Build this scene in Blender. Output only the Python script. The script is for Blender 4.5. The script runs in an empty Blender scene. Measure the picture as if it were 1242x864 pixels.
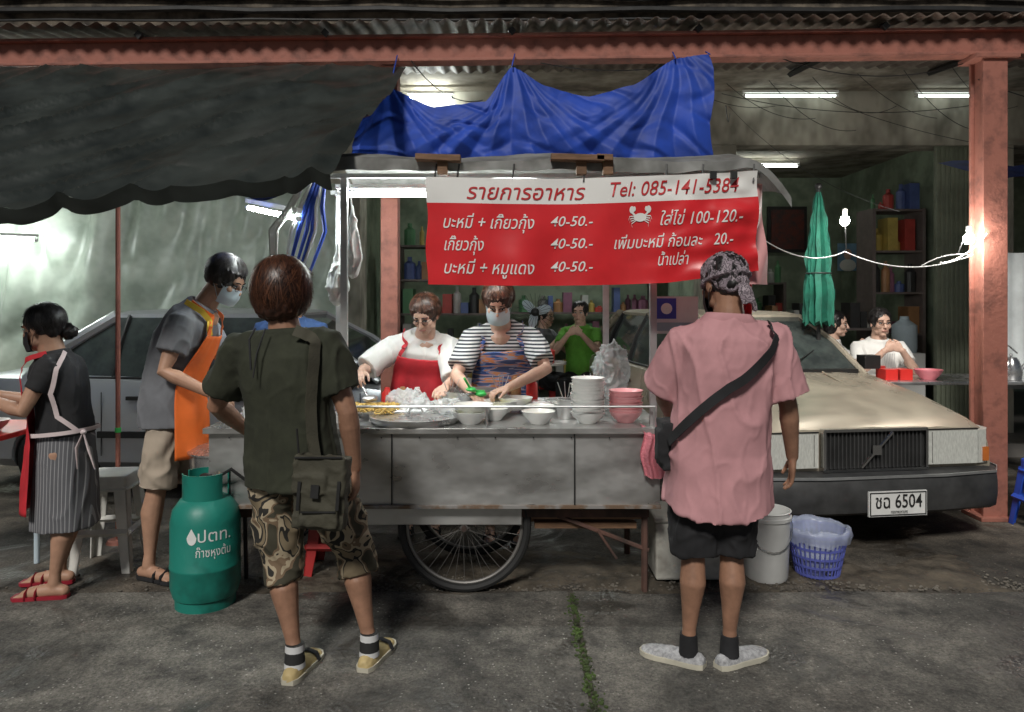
import bpy, bmesh, math, random
from mathutils import Vector as V, Matrix, noise
random.seed(7)
sc=bpy.context.scene; col=sc.collection
pi=math.pi
# ------------------------------------------------------------------ materials
def mk(name,c,rough=.6,metal=0,var=.15,vs=6,bump=0,bs=40,c2=None,emis=0,alpha=1,stretch=(1,1,1),lo=.35,hi=.65,rv=0,bd=.01):
    m=bpy.data.materials.new(name); m.use_nodes=True
    nt=m.node_tree;N=nt.nodes;L=nt.links;b=N['Principled BSDF']
    b.inputs['Roughness'].default_value=rough;b.inputs['Metallic'].default_value=metal
    b.inputs['Base Color'].default_value=(*c,1)
    if emis:
        b.inputs['Emission Color'].default_value=(*c,1);b.inputs['Emission Strength'].default_value=emis
        return m
    tc=N.new('ShaderNodeTexCoord'); mp=N.new('ShaderNodeMapping'); mp.inputs['Scale'].default_value=stretch
    L.new(tc.outputs['Object'],mp.inputs['Vector'])
    nz=N.new('ShaderNodeTexNoise'); nz.inputs['Scale'].default_value=vs; nz.inputs['Detail'].default_value=3; nz.inputs['Roughness'].default_value=.65
    L.new(mp.outputs[0],nz.inputs['Vector'])
    rp=N.new('ShaderNodeValToRGB'); e=rp.color_ramp.elements
    e[0].position=lo;e[1].position=hi
    a=c2 if c2 else tuple(x*(1-var) for x in c); d=c if c2 else tuple(min(1,x*(1+var)) for x in c)
    e[0].color=(*a,1);e[1].color=(*d,1)
    L.new(nz.outputs['Fac'],rp.inputs['Fac']); L.new(rp.outputs[0],b.inputs['Base Color'])
    if rv:
        mr=N.new('ShaderNodeMapRange');mr.inputs['To Min'].default_value=max(.03,rough-rv);mr.inputs['To Max'].default_value=min(1,rough+rv)
        mr.inputs['From Min'].default_value=.35;mr.inputs['From Max'].default_value=.65
        L.new(nz.outputs['Fac'],mr.inputs['Value']);L.new(mr.outputs[0],b.inputs['Roughness'])
    if bump:
        n2=N.new('ShaderNodeTexNoise');n2.inputs['Scale'].default_value=bs;n2.inputs['Detail'].default_value=2
        L.new(mp.outputs[0],n2.inputs['Vector'])
        bp=N.new('ShaderNodeBump');bp.inputs['Strength'].default_value=min(1,bump);bp.inputs['Distance'].default_value=bd
        L.new(n2.outputs['Fac'],bp.inputs['Height']);L.new(bp.outputs[0],b.inputs['Normal'])
    b.inputs['Alpha'].default_value=alpha
    return m
def stripes(name,c1,c2,scale,axis='Z',rough=.8,duty=.5):
    m=mk(name,c1,rough);nt=m.node_tree;N=nt.nodes;L=nt.links;b=N['Principled BSDF']
    tc=N.new('ShaderNodeTexCoord');sp=N.new('ShaderNodeSeparateXYZ');L.new(tc.outputs['Object'],sp.inputs[0])
    a=N.new('ShaderNodeMath');a.operation='MULTIPLY';a.inputs[1].default_value=scale;L.new(sp.outputs[axis],a.inputs[0])
    f=N.new('ShaderNodeMath');f.operation='FRACT';L.new(a.outputs[0],f.inputs[0])
    g=N.new('ShaderNodeMath');g.operation='GREATER_THAN';g.inputs[1].default_value=duty;L.new(f.outputs[0],g.inputs[0])
    mx=N.new('ShaderNodeMix');mx.data_type='RGBA';mx.inputs[6].default_value=(*c1,1);mx.inputs[7].default_value=(*c2,1)
    L.new(g.outputs[0],mx.inputs[0]);L.new(mx.outputs[2],b.inputs['Base Color']);return m
def patches(name,cols,scale,rough=.85,noi=True,dist=0,st=(1,1,1)):
    m=mk(name,cols[0],rough);nt=m.node_tree;N=nt.nodes;L=nt.links;b=N['Principled BSDF']
    tc=N.new('ShaderNodeTexCoord');mp=N.new('ShaderNodeMapping');mp.inputs['Scale'].default_value=st;L.new(tc.outputs['Object'],mp.inputs[0])
    t=N.new('ShaderNodeTexNoise');t.inputs['Detail'].default_value=1.5;t.inputs['Scale'].default_value=scale;t.inputs['Distortion'].default_value=dist;out=t.outputs['Fac']
    L.new(mp.outputs[0],t.inputs['Vector'])
    rp=N.new('ShaderNodeValToRGB');rp.color_ramp.interpolation='CONSTANT';n=len(cols);e=rp.color_ramp.elements
    lo,hi=(.36,.64)
    e[0].position=0;e[0].color=(*cols[0],1);e[1].position=lo+(hi-lo)*1/n;e[1].color=(*cols[1],1)
    for i in range(2,n):
        k=e.new(lo+(hi-lo)*i/n);k.color=(*cols[i],1)
    L.new(out,rp.inputs['Fac']);L.new(rp.outputs[0],b.inputs['Base Color']);return m
# ------------------------------------------------------------------ mesh builder
def lerp(a,b,t): return a+(b-a)*t
class B:
    def __init__(s): s.v=[];s.f=[];s.m=[]
    def add(s,vs,fs,m=0):
        o=len(s.v);s.v+=[tuple(v) for v in vs];s.f+=[tuple(i+o for i in f) for f in fs];s.m+=[m]*len(fs)
    def loft(s,rings,m=0,cap=True):
        n=len(rings[0]);vs=[p for r in rings for p in r];fs=[]
        for i in range(len(rings)-1):
            for j in range(n):
                k=(j+1)%n;fs.append((i*n+j,i*n+k,(i+1)*n+k,(i+1)*n+j))
        if cap: fs.append(tuple(range(n-1,-1,-1)));fs.append(tuple((len(rings)-1)*n+j for j in range(n)))
        s.add(vs,fs,m)
    def tube(s,pts,rad,seg=10,m=0,rnd=False,sq=1,sqd=None):
        pts=[V(p) for p in pts]
        if not hasattr(rad,'__len__'): rad=[rad]*len(pts)
        rad=list(rad)
        if rnd:
            d0=(pts[0]-pts[1]).normalized();d1=(pts[-1]-pts[-2]).normalized();r0,r1=rad[0],rad[-1]
            pre=[(pts[0]+d0*r0*math.sin(a),r0*math.cos(a)) for a in (1.35,.9,.45)]
            post=[(pts[-1]+d1*r1*math.sin(a),r1*math.cos(a)) for a in (.45,.9,1.35)]
            pts=[p for p,_ in pre]+pts+[p for p,_ in post];rad=[r for _,r in pre]+rad+[r for _,r in post]
        n=len(pts);u=None;rings=[]
        for i in range(n):
            t=(pts[min(i+1,n-1)]-pts[max(i-1,0)]);t=t.normalized() if t.length>1e-9 else V((0,0,1))
            if u is None:
                r=V(sqd) if sqd else (V((0,0,1)) if abs(t.z)<.9 else V((1,0,0)));u=(r-t*r.dot(t)).normalized()
            else: u=(u-t*u.dot(t)).normalized()
            w=t.cross(u)
            rings.append([pts[i]+(u*math.cos(2*pi*j/seg)*sq+w*math.sin(2*pi*j/seg))*rad[i] for j in range(seg)])
        s.loft(rings,m)
    def box(s,c,size,m=0,R=None):
        c=V(c);x,y,z=[k/2 for k in size];vs=[V((a*x,b*y,d*z)) for a in(-1,1) for b in(-1,1) for d in(-1,1)]
        if R: vs=[R@v for v in vs]
        s.add([c+v for v in vs],[(0,1,3,2),(4,6,7,5),(0,4,5,1),(2,3,7,6),(0,2,6,4),(1,5,7,3)],m)
    def bb(s,a,b,m=0):
        s.box([(a[i]+b[i])/2 for i in range(3)],[abs(b[i]-a[i]) for i in range(3)],m)
    def ell(s,c,r,m=0,R=None,seg=16,rn=10):
        c=V(c);rings=[]
        for i in range(1,rn):
            a=pi*i/rn;ring=[]
            for j in range(seg):
                b=2*pi*j/seg;p=V((r[0]*math.sin(a)*math.cos(b),r[1]*math.sin(a)*math.sin(b),r[2]*math.cos(a)))
                ring.append(c+(R@p if R else p))
            rings.append(ring)
        s.loft(rings,m)
    def lathe(s,prof,c,m=0,seg=28,R=None,cap=False):
        c=V(c);rings=[]
        for r,z in prof:
            ring=[]
            for j in range(seg):
                p=V((r*math.cos(2*pi*j/seg),r*math.sin(2*pi*j/seg),z));ring.append(c+(R@p if R else p))
            rings.append(ring)
        s.loft(rings,m,cap)
    def grid(s,fn,nu,nv,m=0):
        vs=[fn(i/nu,j/nv) for j in range(nv+1) for i in range(nu+1)];w=nu+1
        s.add(vs,[(j*w+i,j*w+i+1,(j+1)*w+i+1,(j+1)*w+i) for j in range(nv) for i in range(nu)],m)
    def mesh(s,name):
        me=bpy.data.meshes.new(name);me.from_pydata(s.v,[],s.f);me.update();return me
    def obj(s,name,mats,ang=38,bevel=0,recalc=True):
        me=s.mesh(name)
        if not isinstance(mats,(list,tuple)):mats=[mats]
        for m in mats:me.materials.append(m)
        me.polygons.foreach_set('material_index',s.m)
        if recalc:
            bm=bmesh.new();bm.from_mesh(me);bmesh.ops.recalc_face_normals(bm,faces=bm.faces);bm.to_mesh(me);bm.free()
        if ang:
            me.shade_smooth();me.set_sharp_from_angle(angle=math.radians(ang))
        o=bpy.data.objects.new(name,me);col.objects.link(o)
        if bevel:
            md=o.modifiers.new('b','BEVEL');md.width=bevel;md.segments=2;md.limit_method='ANGLE';md.angle_limit=.7
        return o
def fuse(b,name,mat,vox=.008,sm=3,disp=None):
    me=b.mesh(name)
    bm=bmesh.new();bm.from_mesh(me);bmesh.ops.recalc_face_normals(bm,faces=bm.faces);bm.to_mesh(me);bm.free()
    o=bpy.data.objects.new('tmp',me);col.objects.link(o)
    r=o.modifiers.new('r','REMESH');r.mode='VOXEL';r.voxel_size=vox;r.adaptivity=0
    if sm:
        s=o.modifiers.new('s','SMOOTH');s.iterations=sm;s.factor=.5
    dg=bpy.context.evaluated_depsgraph_get();ev=o.evaluated_get(dg)
    nm=bpy.data.meshes.new_from_object(ev);bpy.data.objects.remove(o)
    nm.name=name;nm.materials.clear();nm.materials.append(mat)
    if disp:
        cs=[(v.co.copy(),v.normal.copy()) for v in nm.vertices]
        for v,(c,n) in zip(nm.vertices,cs): v.co=c+n*disp(c,n)
    nm.shade_smooth()
    o=bpy.data.objects.new(name,nm);col.objects.link(o);return o
def group(name,objs):
    objs=[o for o in objs if o]
    cs=[V(v) for o in objs for v in o.bound_box]
    mn=[min(c[i] for c in cs) for i in range(3)];mx=[max(c[i] for c in cs) for i in range(3)]
    e=bpy.data.objects.new(name,None);e.empty_display_size=.2;col.objects.link(e)
    e.location=((mn[0]+mx[0])/2,(mn[1]+mx[1])/2,mn[2])
    for o in objs:
        o.parent=e;o.matrix_parent_inverse=Matrix.Translation(-V(e.location))
    return e
def folds(amp,seed=0,st=(7,7,3.2)):
    def f(c,n):
        p=V((c.x*st[0]+seed,c.y*st[1]-seed,c.z*st[2]+seed*.37));q=p+.6*noise.noise_vector(p*.8)
        a=noise.noise(q);b=noise.noise(q*2.2)
        r=(1-min(1,abs(a)*3.2))**2
        return amp*(a*.9+r*.9-.35+b*.4)
    return f
def drape(amp,seed=0):
    def f(c,n):
        p=V((c.x*6.5+c.z*1.6+seed,c.y*6.5-seed,c.z*2.1-c.x*1.2+seed*.37));q=p+.45*noise.noise_vector(p*.9)
        a=noise.noise(q);r=(1-min(1,abs(a)*4.2))**2
        p2=V((c.x*13-c.z*4+seed,c.y*13,c.z*6+c.x*3));b=noise.noise(p2);r2=(1-min(1,abs(b)*5))**2
        return amp*(a*1.0+r*.75-.3)+amp*.40*(b*.6+r2*.6-.1)
    return f
# ------------------------------------------------------------------ common mats
SK=mk('skin',(.42,.24,.16),.5,var=.1,vs=14)
SKL=mk('skin_light',(.58,.37,.28),.5,var=.08,vs=14)
SKD=mk('skin_tan',(.31,.165,.105),.5,var=.16,vs=14)
HB=mk('hair_black',(.014,.012,.012),.42,var=.5,vs=30);HB2=mk('hair_black_light',(.035,.03,.03),.38,var=.3)
HR=mk('hair_brown',(.042,.016,.009),.42,var=.6,vs=30);HR2=mk('hair_brown_light',(.12,.046,.022),.38,var=.3)
EW=mk('eye_white',(.7,.68,.65),.3);EB=mk('eye_dark',(.01,.008,.006),.2);LIP=mk('lips',(.42,.18,.15),.5)
BLK=mk('black_cloth',(.016,.016,.018),.85,var=.3)
WH=mk('white_plastic',(.72,.72,.70),.4,var=.06);RED=mk('red_cloth',(.5,.02,.03),.75,var=.2)
STEEL=mk('stainless',(.6,.6,.6),.30,.9,var=.16,vs=5,bump=.12,bs=14,rv=.12)
DK=mk('dark_metal',(.03,.03,.03),.5,.4,var=.3);RUB=mk('rubber',(.016,.016,.016),.7)
CHR=mk('chrome',(.7,.7,.7),.15,1,var=.05)
ALU=mk('aluminium',(.5,.51,.51),.4,.8,var=.15)
RUST=mk('rusty_paint',(.33,.125,.09),.7,vs=7,bump=.3,bs=30,c2=(.20,.078,.058),lo=.34,hi=.52)
WOOD=mk('wood',(.18,.10,.055),.75,var=.3,vs=8,stretch=(1,8,8),bump=.3)
PINKP=mk('pink_plastic',(.75,.22,.26),.4,var=.08);REDP=mk('red_plastic',(.6,.03,.025),.35,var=.1)
MASKW=mk('mask_blue',(.46,.55,.60),.8,var=.05);GRN=mk('green_plastic',(.05,.5,.1),.4)
# ------------------------------------------------------------------ people
def frame(f):
    f=V(f).normalized();r=f.cross(V((0,0,1))).normalized();u=r.cross(f).normalized()
    return Matrix((r,f,u)).transposed()
def hand(b,wr,d,n,th,s=1,curl=.5):
    wr=V(wr);d=V(d).normalized();n=V(n);n=(n-d*n.dot(d)).normalized();t=d.cross(n);t=t if t.dot(V(th))>0 else -t
    rings=[]
    for k,w,h in((-.03,.024,.019),(.0,.026,.019),(.025,.033,.018),(.055,.040,.016),(.085,.041,.013),(.096,.036,.008)):
        rings.append([wr+d*k*s+(t*math.cos(a)*w+n*math.sin(a)*h)*s for a in [2*pi*j/14 for j in range(14)]])
    b.loft(rings)
    for off,L in((.031,.070),(.0105,.079),(-.0105,.073),(-.030,.057)):
        p=wr+(d*.082+t*off)*s;pts=[p];a=curl*.35
        for q in(.46,.30,.24):
            a+=0 if q==.46 else curl*(.9 if q==.3 else .7)
            p=p+(d*math.cos(a)+n*math.sin(a)+t*off*.9)*L*q*s;pts.append(p)
        b.tube(pts,[.0092*s,.0086*s,.0078*s,.0068*s],8,rnd=True)
    p=wr+(d*.022+t*.026)*s
    b.tube([p,p+(d*.026+t*.022+n*.008)*s,p+(d*.052+t*.030+n*.018)*s,p+(d*.074+t*.030+n*(.026+curl*.01))*s],[.014*s,.0115*s,.0095*s,.0078*s],8,rnd=True)
def head(P,objs,skin):
    R=frame(P['face']);c=V(P['head'])-V((0,0,.012));hs=P.get('hs',1.05)
    W=lambda x,y,z:c+R@(V((x,y,z))*hs)
    b=B();E=lambda p,r:b.ell(W(*p),[k*hs for k in r],0,R)
    E((0,-.008,.03),(.075,.094,.086));E((0,.022,-.05),(.056,.064,.056));E((0,.058,-.092),(.026,.024,.02))
    E((0,.066,.03),(.05,.022,.035))
    for sx in(-1,1):
        E((sx*.036,.058,-.022),(.028,.028,.026));E((sx*.076,-.004,-.008),(.009,.018,.031));E((sx*.08,-.012,.006),(.006,.012,.016));E((sx*.04,.02,-.072),(.02,.035,.02))
        E((sx*.031,.076,.022),(.021,.012,.007));E((sx*.01,.096,-.03),(.008,.009,.007))
    b.tube([W(0,.083,.018),W(0,.095,-.008),W(0,.105,-.028)],[.008*hs,.010*hs,.012*hs],8,rnd=True)
    E((0,.083,-.062),(.022,.011,.013))
    nb=V(P['nb']);b.tube([nb-V((0,0,.07)),nb-V((0,0,.01)),lerp(nb,W(0,-.022,-.04),.5),W(0,-.02,-.02)],[.085,.068,.060,.062],16,rnd=True)
    objs.append(fuse(b,'head',skin,.005,3))
    b=B()
    for sx in(-1,1):
        b.ell(W(sx*.031,.080,.003),[.013*hs,.009*hs,.0058*hs],0,R,10,6)
        b.ell(W(sx*.031,.0865,.003),[.0055*hs,.004*hs,.0054*hs],1,R,8,6)
        b.tube([W(sx*.014,.0925,.026),W(sx*.032,.0915,.031),W(sx*.05,.078,.026)],[.0032*hs]*3,6,1)
        b.tube([W(sx*.017,.088,.009),W(sx*.031,.090,.012),W(sx*.045,.082,.008)],[.0022*hs]*3,6,1)
    b.tube([W(-.023,.086,-.0615),W(-.01,.0945,-.0605),W(.01,.0945,-.0605),W(.023,.086,-.0615)],[.003,.0045,.0045,.003],8,2)
    objs.append(b.obj('eyes_and_mouth',[EW,EB,LIP]))
    if 'mask' in P:
        b=B()
        def f(u,v):
            a=lerp(-1.35,1.35,u);z=lerp(-.108,-.008,v);bul=1-abs(v-.45)*.5
            return W(.068*math.sin(a)*1.12*bul**.3,.020+(.090*math.cos(a)+.010*math.exp(-(a*2.2)**2)*v)*bul**.4,z)
        b.grid(f,20,12)
        for sx in(-1,1):
            b.tube([W(sx*.07,.035,-.02),W(sx*.08,.0,.018),W(sx*.081,-.02,.0)],.0018,5)
            b.tube([W(sx*.062,.035,-.09),W(sx*.078,0,-.04),W(sx*.081,-.02,-.02)],.0018,5)
        objs.append(b.obj('face_mask',P['mask']))
    if P.get('glasses'):
        b=B()
        for sx in(-1,1):
            b.tube([W(sx*.033+.021*math.cos(a),.101-abs(.021*math.cos(a))*.1,.001+.016*math.sin(a)) for a in [2*pi*k/14 for k in range(15)]],.0016,5)
            b.tube([W(sx*.055,.097,.005),W(sx*.079,.03,.008),W(sx*.081,-.02,.0)],.0015,5)
        b.tube([W(-.012,.103,.004),W(.012,.103,.004)],.0016,5);objs.append(b.obj('glasses',DK))
    hair=P.get('hair')
    if hair:
        mat,L,low,N=hair[:4];k_=hair[4] if len(hair)>4 else 1.04;mat2=HR2 if mat is HR else HB2
        b=B();HC=(0,-.022,.036);HRd=(.088*k_,.096*k_,.092*k_)
        b.ell(W(*HC),[k*hs for k in HRd],0,R,22,14)
        b.ell(W(0,-.055,-.012),[.068*hs*k_,.054*hs*k_,.055*hs],0,R)
        if low:
            b.ell(W(0,-.042,-.030),[.086*hs*k_,.072*hs*k_,.088*hs],0,R)
        objs.append(fuse(b,'hair',mat,.006,2,lambda p,n:.007*noise.noise(V((p.x*70,p.y*70,p.z*18)))+.007*noise.noise(V(p)*22)))
        b=B();rr=random.Random(len(objs)+N);k=0
        while k<N:
            d=V((rr.gauss(0,1),rr.gauss(0,1),rr.gauss(0,1))).normalized()
            if (d.y>.25 and d.z<.45) or d.z<(-.55 if low else -.3): continue
            k+=1
            pt=d.copy();pts=[];lf=1+rr.random()*.07;sw=rr.gauss(0,.5);ll=L*(.5+.9*rr.random());fl=rr.uniform(.002,.03 if low else .018)
            for i in range(6):
                q=V((pt.x*HRd[0],pt.y*HRd[1],pt.z*HRd[2]))*lf
                if low and pt.z<0: q.x*=1+.10*min(1,-pt.z*2);q.z-=.03*min(1,-pt.z)
                pts.append(q+V(HC))
                g=V((pt.x*.35+sw*pt.y,pt.y*.35-sw*pt.x,-1));g=g-pt*g.dot(pt)
                if g.length<.05:g=V((rr.gauss(0,1),rr.gauss(0,1),0))
                nx=(pt+g.normalized()*ll/5/.092).normalized();lf+=fl
                if nx.z<-.8: nx.z=-.8
                if not(nx.y>.35 and nx.z<.30): pt=nx
                else: lf+=.01
            vs=[];w0=.0030
            for i,q in enumerate(pts):
                t=(pts[min(i+1,5)]-pts[max(i-1,0)]);nn=(q-V(HC));sd=t.cross(nn);sd=sd.normalized() if sd.length>1e-6 else V((1,0,0))
                w=w0*(1-i/5.3);vs+=[W(*(q-sd*w)),W(*(q+sd*w))]
            b.add(vs,[(2*i,2*i+1,2*i+3,2*i+2) for i in range(5)],1 if rr.random()<.35 else 0)
        objs.append(b.obj('hair_strands',[mat,mat2],180,recalc=False))
PROF=[(-1.2,.19,.14),(-.4,.178,.132),(-.1,.172,.128),(.15,.162,.118),(.38,.158,.113),(.6,.172,.122),(.78,.180,.116),(.88,.165,.1),(.95,.122,.084),(1.02,.078,.072)]
def torso(P):
    pel=V(P['pel']);nb=V(P['nb']);H=(nb-pel).length
    fr=V(P['fr']).normalized();ctl=V(P['ctl']) if 'ctl' in P else (pel+nb)/2-fr*.02
    lat1=(V(P['shB'])-V(P['shA'])).normalized();lat0=V(P.get('hiplat',lat1)).normalized();bw=P.get('bw',1);bd=P.get('bd',1)
    def fn(t,ang,off=0):
        if t<0:
            c=pel+V((0,0,t*H));tan=V((0,0,1))
        else:
            c=pel*(1-t)**2+ctl*2*t*(1-t)+nb*t*t;tan=((ctl-pel)*(1-t)+(nb-ctl)*t).normalized()
        tt=max(0,min(1,t));lat=lerp(lat0,lat1,tt);lat=(lat-tan*lat.dot(tan)).normalized()
        dep=tan.cross(lat);dep=dep if dep.dot(fr)>0 else -dep
        for a,b in zip(PROF,PROF[1:]):
            if t<=b[0]:break
        k=max(0,min(1,(t-a[0])/(b[0]-a[0])));k=k*k*(3-2*k);w=lerp(a[1],b[1],k)*bw+off;d=lerp(a[2],b[2],k)*bd+off
        ca,sa=math.cos(ang),math.sin(ang);n=.82
        return c+lat*(w*math.copysign(abs(ca)**n,ca))+dep*(d*math.copysign(abs(sa)**n,sa))
    return fn
def ribbon(fn,path,w,off,mat,name,n=40):
    path=[tuple(p)+((0,) if len(p)<3 else ()) for p in path]
    pts=[];m=len(path)-1
    for i in range(n+1):
        k=i/n*m;j=min(int(k),m-1);f=k-j;t=lerp(path[j][0],path[j+1][0],f);a=lerp(path[j][1],path[j+1][1],f)
        o=off+lerp(path[j][2],path[j+1][2],f)
        pts.append((fn(t,math.radians(a),o),fn(t,math.radians(a),o+.05)))
    b=B();vs=[]
    for i,(p,q) in enumerate(pts):
        t=pts[min(i+1,n)][0]-pts[max(i-1,0)][0];nn=(q-p).normalized();s=t.cross(nn).normalized()*w/2
        vs+=[p-s,p+s,p+s+nn*.004,p-s+nn*.004]
    fs=[]
    for i in range(n):
        for j in range(4):
            k=(j+1)%4;fs.append((i*4+j,i*4+k,i*4+4+k,i*4+4+j))
    b.add(vs,fs);return b.obj(name,mat,50)
def shoe(objs,an,d,mats,name='shoe',hi=1,L=.285,wk=1.12):
    d=V(d);d.z=0;d.normalize();s=V((-d.y,d.x,0));an=V((an[0],an[1],0));b=B()
    heel=an-d*.07
    W=[(0,.018,.05),(.02,.030,.064),(.06,.036,.074*hi),(.11,.037,.074*hi),(.15,.042,.062),(.19,.047,.052),(.23,.045,.044),(.258,.032,.036),(.272,.014,.028)]
    rings=[]
    for k,w,h in W:
        k*=L/.272;p=heel+d*k
        rings.append([p+s*w*wk*math.cos(a)+V((0,0,.016+(h-.016)*max(0,math.sin(a))**.8)) for a in [2*pi*j/18 for j in range(18)]])
    b.loft(rings)
    o=fuse(b,name,mats[0],.006,2,folds(.002,3,(30,30,30)))
    b=B();out=[(heel+d*k*L/.272+s*(w*wk+.004)) for k,w,h in W]+[(heel+d*k*L/.272-s*(w*wk+.004)) for k,w,h in reversed(W)]
    b.loft([[p+V((0,0,.007)) for p in out],[p+V((0,0,.027)) for p in out]])
    objs+= [o,b.obj(name+'_sole',mats[1],30)]
    if len(mats)>2:
        b=B();q=heel+d*.185*L/.272
        b.tube([q+s*.05*wk+V((0,0,.02)),q+s*.036*wk+V((0,0,.052)),q+V((0,0,.064)),q-s*.036*wk+V((0,0,.052)),q-s*.05*wk+V((0,0,.02))],[.014]*5,8,sq=.35)
        objs.append(b.obj('shoe_band',mats[2]))
def barefoot(b,an,d):
    d=V(d);d.z=0;d.normalize();s=V((-d.y,d.x,0));an=V(an);g=V((an.x,an.y,an.z-.05))
    b.tube([g-d*.045+V((0,0,.012)),g+V((0,0,.018)),g+d*.06+V((0,0,.014)),g+d*.12+V((0,0,.004)),g+d*.145],[.03,.034,.034,.03,.02],12,rnd=True)
    for i,(o,L) in enumerate(((.026,.05),(.011,.048),(-.002,.043),(-.015,.037),(-.027,.03))):
        p=g+d*.13+s*o;b.tube([p,p+d*L+V((0,0,-.008))],[.011,.009],7,rnd=True)
def person(name,P):
    objs=[];skin=P.get('skin',SK);g=P.get('g',1);lg=P.get('lg',g)
    head(P,objs,skin);fn=torso(P);pel=V(P['pel']);fr=V(P['fr']).normalized();seed=P['head'][0]*7+P['head'][1]
    lat=V(P.get('hiplat',V(P['shB'])-V(P['shA'])));lat.z=0;lat.normalize()
    for S,sg in(('A',-1),('B',1)):
        sh,el,wr=V(P['sh'+S]),V(P['el'+S]),V(P['wr'+S]);b=B()
        b.tube([sh,lerp(sh,el,.35),lerp(sh,el,.75),el,lerp(el,wr,.25),lerp(el,wr,.6),wr],[.046*g,.047*g,.041*g,.038*g,.040*g,.033*g,.026*g],14,rnd=True)
        hd=P['hd'+S];hand(b,wr,hd[0],hd[1],hd[2],P.get('hsz',.97),hd[3] if len(hd)>3 else .5)
        objs.append(fuse(b,'arm_'+S,skin,.0042,2))
    hips={};
    for S,sg in(('A',-1),('B',1)):
        hp=pel+lat*sg*.09*P.get('bw',1)-V((0,0,.05));kn=V(P.get('kn'+S,hp+V((0,0,-.40))));an=V(P.get('an'+S,(kn.x,kn.y,.08)));hips[S]=(hp,kn,an)
        sd=P.get('sd'+S,fr);b=B()
        back=-V(sd).normalized()
        if 'calf' in P: back=V(P['calf'])
        b.tube([hp,lerp(hp,kn,.5),lerp(hp,kn,.9),kn,lerp(kn,an,.15)+back*.008,lerp(kn,an,.32)+back*.018,lerp(kn,an,.6)+back*.008,lerp(kn,an,.85),an],[.082*lg,.072*lg,.056*lg,.051*lg,.053*lg,.058*lg,.041*lg,.030*lg,.034*lg],16,rnd=True)
        if P.get('feet')!='shoe': barefoot(b,an,sd)
        objs.append(fuse(b,'leg_'+S,skin,.0065,2))
        if P.get('feet')=='shoe':
            shoe(objs,an,sd,P['shoem'],hi=P.get('shi',1))
            if 'sock' in P:
                b=B();b.tube([an-V((0,0,.05)),an+V((0,0,.01)),an+V((0,0,P.get('sockh',.05)))],[.043*lg,.040*lg,.038*lg],14);objs.append(b.obj('sock',P['sock']))
        else:
            d=V(sd);d.z=0;d.normalize();s=V((-d.y,d.x,0));b=B();q=V((an.x,an.y,an.z-.08))
            W=[(-.07,.02),(-.05,.034),(.0,.036),(.06,.037),(.13,.046),(.18,.045),(.2,.025)]
            out=[q+d*k+s*w for k,w in W]+[q+d*k-s*w for k,w in reversed(W)]
            b.loft([[p+V((0,0,.007)) for p in out],[p+V((0,0,.024)) for p in out]])
            for k in(.075,.125):
                b.tube([q+d*k+s*.044+V((0,0,.015)),q+d*k+s*.036+V((0,0,.055-k*.1)),q+d*k+V((0,0,.078-k*.16)),q+d*k-s*.036+V((0,0,.055-k*.1)),q+d*k-s*.044+V((0,0,.015))],[.012]*5,8,sq=.4)
            objs.append(b.obj('sandal',P.get('sandal',BLK)))
    lo=P.get('loose',.012);b=B();H=(V(P['nb'])-pel).length;t0=(P['hem']-pel.z)/H
    ts=[t0+(1.0-t0)*k/18 for k in range(19)]
    b.loft([[fn(t,2*pi*j/32,lo*(1.4-t*.6 if t<.8 else .9)*(1 if t<.9 else .3))-V((0,0,(.022*math.cos(2*(2*pi*j/32-pi/2)) if i==0 else 0)*P.get('curve',0))) for j in range(32)] for i,t in enumerate(ts)])
    slv=P.get('sleeve',.6)
    for S in'AB':
        sh,el=V(P['sh'+S]),V(P['el'+S]);wr=V(P['wr'+S]);c=fn(.86,0 if S=='B' else pi,-.10)
        pts=[c,lerp(c,sh,.6),sh,lerp(sh,el,min(slv,1)*.4),lerp(sh,el,min(slv,1))];fl=P.get('flare',.0)
        r=[.075*g,.070*g,.062*g+lo*.8,.058*g+lo+fl*.5,.051*g+lo+fl]
        b.tube(pts,r,16)
    objs.append(fuse(b,'shirt',P['shirt'],P.get('vox',.0085),3,drape(P.get('fold',.010),seed)))
    b=B();b.loft([[fn(t,2*pi*j/24,of-.004) for j in range(24)] for t,of in((.955,.0),(.985,.008),(1.01,.006),(1.01,-.004),(.97,-.008))],cap=False);objs.append(b.obj('neck_rib',P['shirt'],60))
    bt=P['bottom'];b=B()
    if bt[0]=='skirt':
        t1=(bt[2]-pel.z)/H
        b.loft([[fn(lerp(.12,t1,k/10),2*pi*j/28,.0+.012*k/10*(1+.5*math.sin(j*1.8))) for j in range(28)] for k in range(11)])
        objs.append(fuse(b,'skirt',bt[1],.009,2,folds(.006,seed)))
    else:
        b.loft([[fn(lerp(.16,-.12,k/3),2*pi*j/24,-.012) for j in range(24)] for k in range(4)])
        for S,sg in(('A',-1),('B',1)):
            hp,kn,an=hips[S];k=bt[2];x=bt[3] if len(bt)>3 else .02
            pts=[hp,lerp(hp,kn,.3),lerp(hp,kn,.7)];r=[.092*g,.088*g+x*.5,.074*g+x]
            if k<=0: pts.append(lerp(hp,kn,1+k));r.append(.066*g+x*1.3)
            else: pts+=[kn,lerp(kn,an,k*.5),lerp(kn,an,k)];r+=[.062*g+x,.060*g+x,.058*g+x]
            b.tube(pts,r,18)
        objs.append(fuse(b,'shorts',bt[1],.0085,2,folds(P.get('bfold',.012),seed+5,(8,8,7))))
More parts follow.
